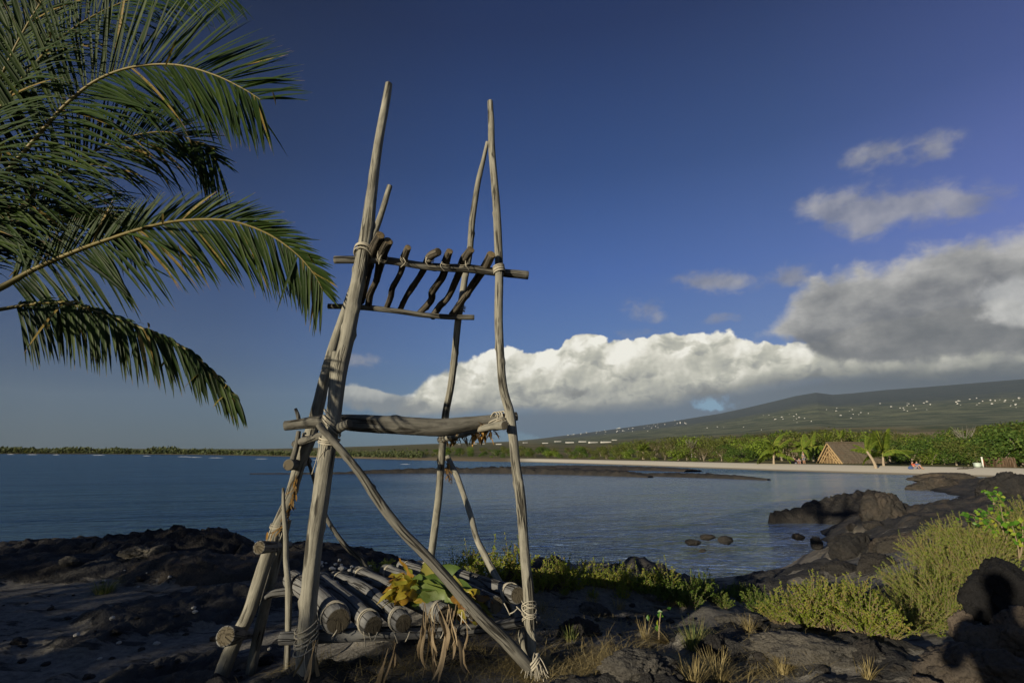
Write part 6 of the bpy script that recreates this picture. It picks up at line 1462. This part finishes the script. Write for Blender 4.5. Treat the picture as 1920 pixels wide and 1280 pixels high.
p = beach_pt(1705, 5.0); mb = MB(); W, F = rock_mesh((.32, .22, .2), 3, 4, 8, .1); mb.add(W, [F]); tube(mb, np.array([(-.15, 0, .15, .02), (-.05, 0, .30, .02), (.1, 0, .30, .02), (.17, 0, .15, .02)]), n=6, step=.05); o = mb.obj('beach_bag', M['blue']); o.location = (p[0], p[1], p[2]+.12); tag(o, 'blue bag on the sand left of the person in red', 'bag')
person(beach_pt(1492, 12), R(30), sit(.15), 'person in mauve sitting in the shade of the palms', M['mauve'], M['greyblue'], 1.1)
person(beach_pt(1498, 11.6), R(-30), sit(.15), 'person in grey sitting at the right of the one in mauve', M['greyblue'], M['mauve'], 1.1)
person(beach_pt(1507, 12.5), R(10), stand('down'), 'person standing in the shade between the biggest palm and the hut', M['greyblue'], M['greyblue'], .95)
# ---- houses on the slope and the low white sheds on the plain
def house_mesh(w, d, h, rh):
    mb = MB(); boxy(mb, (0, 0, -2), (w, d, h+2)); me = mb
    r = MB(); x, y = w/2+.5, d/2+.5; V = np.array([(-x, -y, h+.02), (x, -y, h+.02), (x, y, h+.02), (-x, y, h+.02), (-x, 0, h+rh), (x, 0, h+rh)]); r.add(V, [np.array([[0, 1, 5, 4], [2, 3, 4, 5], [0, 3, 2, 1]]), np.array([[0, 4, 3], [1, 2, 5]])]); return mb, r
M['hwall'] = plain('white_house_wall', (.55, .54, .50), .7, .08, .3); M['hroof'] = plain('pale_house_roof', (.40, .39, .37), .6, .2, .3)
wm, rm = house_mesh(15, 10, 5, 3); WM = wm.mesh('wall', [M['hwall']], smooth=False); RMs = rm.mesh('roof', [M['hroof']], smooth=False)
hp = empty('hillside_house', (0, 0, 0)); link('wall', WM, hp); link('roof', RMs, hp); HS = Stock([hp])
spots = []
for k in range(230):
    px = rng.uniform(1060, 1915); ce = np.interp(px, [1060, 1200, 1300, 1420, 1520, 1620, 1750, 1850, 1920], [812, 802, 795, 786, 777, 770, 762, 755, 750]); py = ce+rng.normal(0, 7 if px > 1300 else 4.5)
    if pnoise(np.array([(px*.012, py*.05, 2.0)]))[0] > -.12: spots.append((px, py))
for k, (px, py) in enumerate(spots[:125]):
    p = far_point(px, py, 900); e = HS.get(0); s = np.hypot(p[0], p[1])/4200*rng.uniform(.26, .7)
    z = 'on the lower left of the mountain slope' if px < 1300 else ('on the middle of the mountain slope' if px < 1600 else 'on the right part of the mountain slope')
    put(e, p, s, rng.uniform(-.9, .9)+.8, 'small white house among many '+z, 'white houses '+z)
wm, rm = house_mesh(40, 16, 4, 1.2); WM2 = wm.mesh('wall', [M['hwall']], smooth=False); RM2 = rm.mesh('roof', [M['hroof']], smooth=False)
hp = empty('long_shed', (0, 0, 0)); link('wall', WM2, hp); link('roof', RM2, hp); SS = Stock([hp])
for k, (px, py, s) in enumerate(((985, 830, .6), (1022, 831, .7), (1046, 828, .8), (1068, 830, 1.0), (1092, 828.5, .9), (1112, 830, 1.1), (1136, 829.5, 1.2), (1152, 825, .6), (890, 832, .5), (905, 832, .5), (935, 833, .7), (862, 833, .4))):
    p = far_point(px, py, 900); put(SS.get(0), p, s*np.hypot(p[0], p[1])/2600, rng.uniform(-.2, .2)+.2, 'long low white shed on the plain behind the thicket', 'low white sheds on the plain')
# ---- the wooded spit on the horizon at the left: one far mass
def woodland():
    global rng
    mb = MB(); n = 15000; px = rng.uniform(-260, 790, n)
    d = np.array([ray(q, 848) for q in px]); a = np.arctan2(d[:, 0], d[:, 1]); rs = shore_r(a); back = rng.exponential(26, n)+3; r = rs+back
    bump = np.clip(.55+.9*fbm(np.stack([px*.018, 0*px, 0*px+3], -1), 4), .12, 1.3)*np.interp(px, [-260, 0, 250, 420, 560, 640, 790], [1.0, .8, 1.25, .85, .62, .8, .8])
    H = bump*r*.0072; z = Hfar(a, r)+H*rng.uniform(0, 1, n)**.7
    p = np.stack([np.sin(a)*r, np.cos(a)*r, z], 1); nr = rng.normal(0, .6, (n, 3))+np.array((-LD.x, -LD.y, .6)); leaves(mb, p, nr, r*.0052*rng.uniform(.5, 1.2, n), .8, 0, np.clip(rng.normal(.4, .25, n), 0, 1), .2)
    o = mb.obj('far_woodland', M['far_e'], smooth=False); tag(o, 'far-off line of low scrub and trees along the spit on the horizon', 'woodland', kind='stuff')
woodland()
# surf on the outer reef: thin white crests
mb = MB(); m_, b, out = newmat('surf_foam'); dd = b.new('ShaderNodeBsdfDiffuse'); dd.inputs[0].default_value = (.75, .77, .78, 1); b.t.links.new(dd.outputs[0], out.inputs[0])
for k, (px, py, w) in enumerate(((20, 851.6, 16), (60, 852, 22), (105, 852.4, 14), (185, 853.2, 26), (275, 854.5, 16), (345, 856, 26), (365, 857, 30), (405, 858, 30), (490, 860, 24), (595, 862, 18), (660, 864, 14), (760, 870, 20))):
    p = G(px, py, -1.0); h = pw(.6, p); L = pw(w, p); n = 14; t = np.linspace(-1, 1, n); top = h*np.clip((1-t*t)*(1+.9*pnoise(np.stack([t*4, t*0+k, t*0], -1))), .05, 2)
    V = np.concatenate([np.stack([p[0]+t*L/2, p[1]+0*t-.5, np.full(n, -1.05)], 1), np.stack([p[0]+t*L/2, p[1]+0*t, -1+top], 1), np.stack([p[0]+t*L/2, p[1]+0*t+.8, np.full(n, -1.05)], 1)]); j = np.arange(n-1)
    mb.add(V, [np.concatenate([np.stack([j, j+1, n+j+1, n+j], 1), np.stack([n+j, n+j+1, 2*n+j+1, 2*n+j], 1)])])
tag(mb.obj('surf', m_), 'thin white lines of surf breaking far out at the left', 'surf', kind='stuff')

# ================================================================== what stands behind the camera and shades the shore
def shade_pt(lat, back):
    d = np.array((math.sin(SUN_AZ), math.cos(SUN_AZ))); pr = np.array((math.cos(SUN_AZ), -math.sin(SUN_AZ))); q = pr*lat - d*back; return q
def shade_tree(lat, back, w, h, lsz, n_, label, seed, mat='far_b', gap=.5, base=.1, lobes=14):
    q = shade_pt(lat, back); e = empty('shade_tree', (q[0], q[1], HZ(q[0], q[1])), label, 'tree')
    link('trunk', trunk_mesh(seed, h*.9, .035*h).mesh('trunk', [M['trunk']]), e); link('crown', crown_mesh(seed, w, h, n_, lsz, gap=gap, base=base, lobes=lobes).mesh('crown', [M[mat]], smooth=False), e); return e
SHADE = [(-9.6, 14, 5.5, 6.3, 'tall dense tree behind the camera on the left, shading the palm'), (-13.5, 14, 6, 6.6, 'tall dense tree behind the camera, farthest to the left'), (-18, 14.5, 6.5, 6.6, 'dense tree well out to the left behind the camera'), (-7.3, 13.5, 2.4, 6.2, 'narrow bushy tree behind the camera next to the tall dense one'),
         (-5.2, 14, 3.4, 2.95, 'low broad bush behind the camera'), (-2.85, 14, 1.1, 3.45, 'rounded bush behind the camera shading the foot of the tower'), (-3.3, 14.4, 1.6, 3.5, 'small bush behind the camera between two others')]
for k, (lat, back, w, h, lab) in enumerate(SHADE): shade_tree(lat, back, w, h, .16, 5200 if w > 1.7 else 2600, lab, 400+k)
shade_tree(0.35, 14, 1.45, 4.1, .14, 4200, 'slim bushy tree added out of view behind the camera to shade the tall black rock', 430, base=.05)  # added unseen tree, widens the dark shadow over the right-hand rocks
shade_tree(-0.6, 15, 3.0, 2.45, .14, 1300, 'thin low bush behind the camera on the right', 420, gap=.25)
# the photographer
person((-.38, -.38, HZ(-.38, -.38)), math.pi-.6, stand('up'), 'photographer standing behind the camera', M['blue'], M['greyblue'], 1.03)
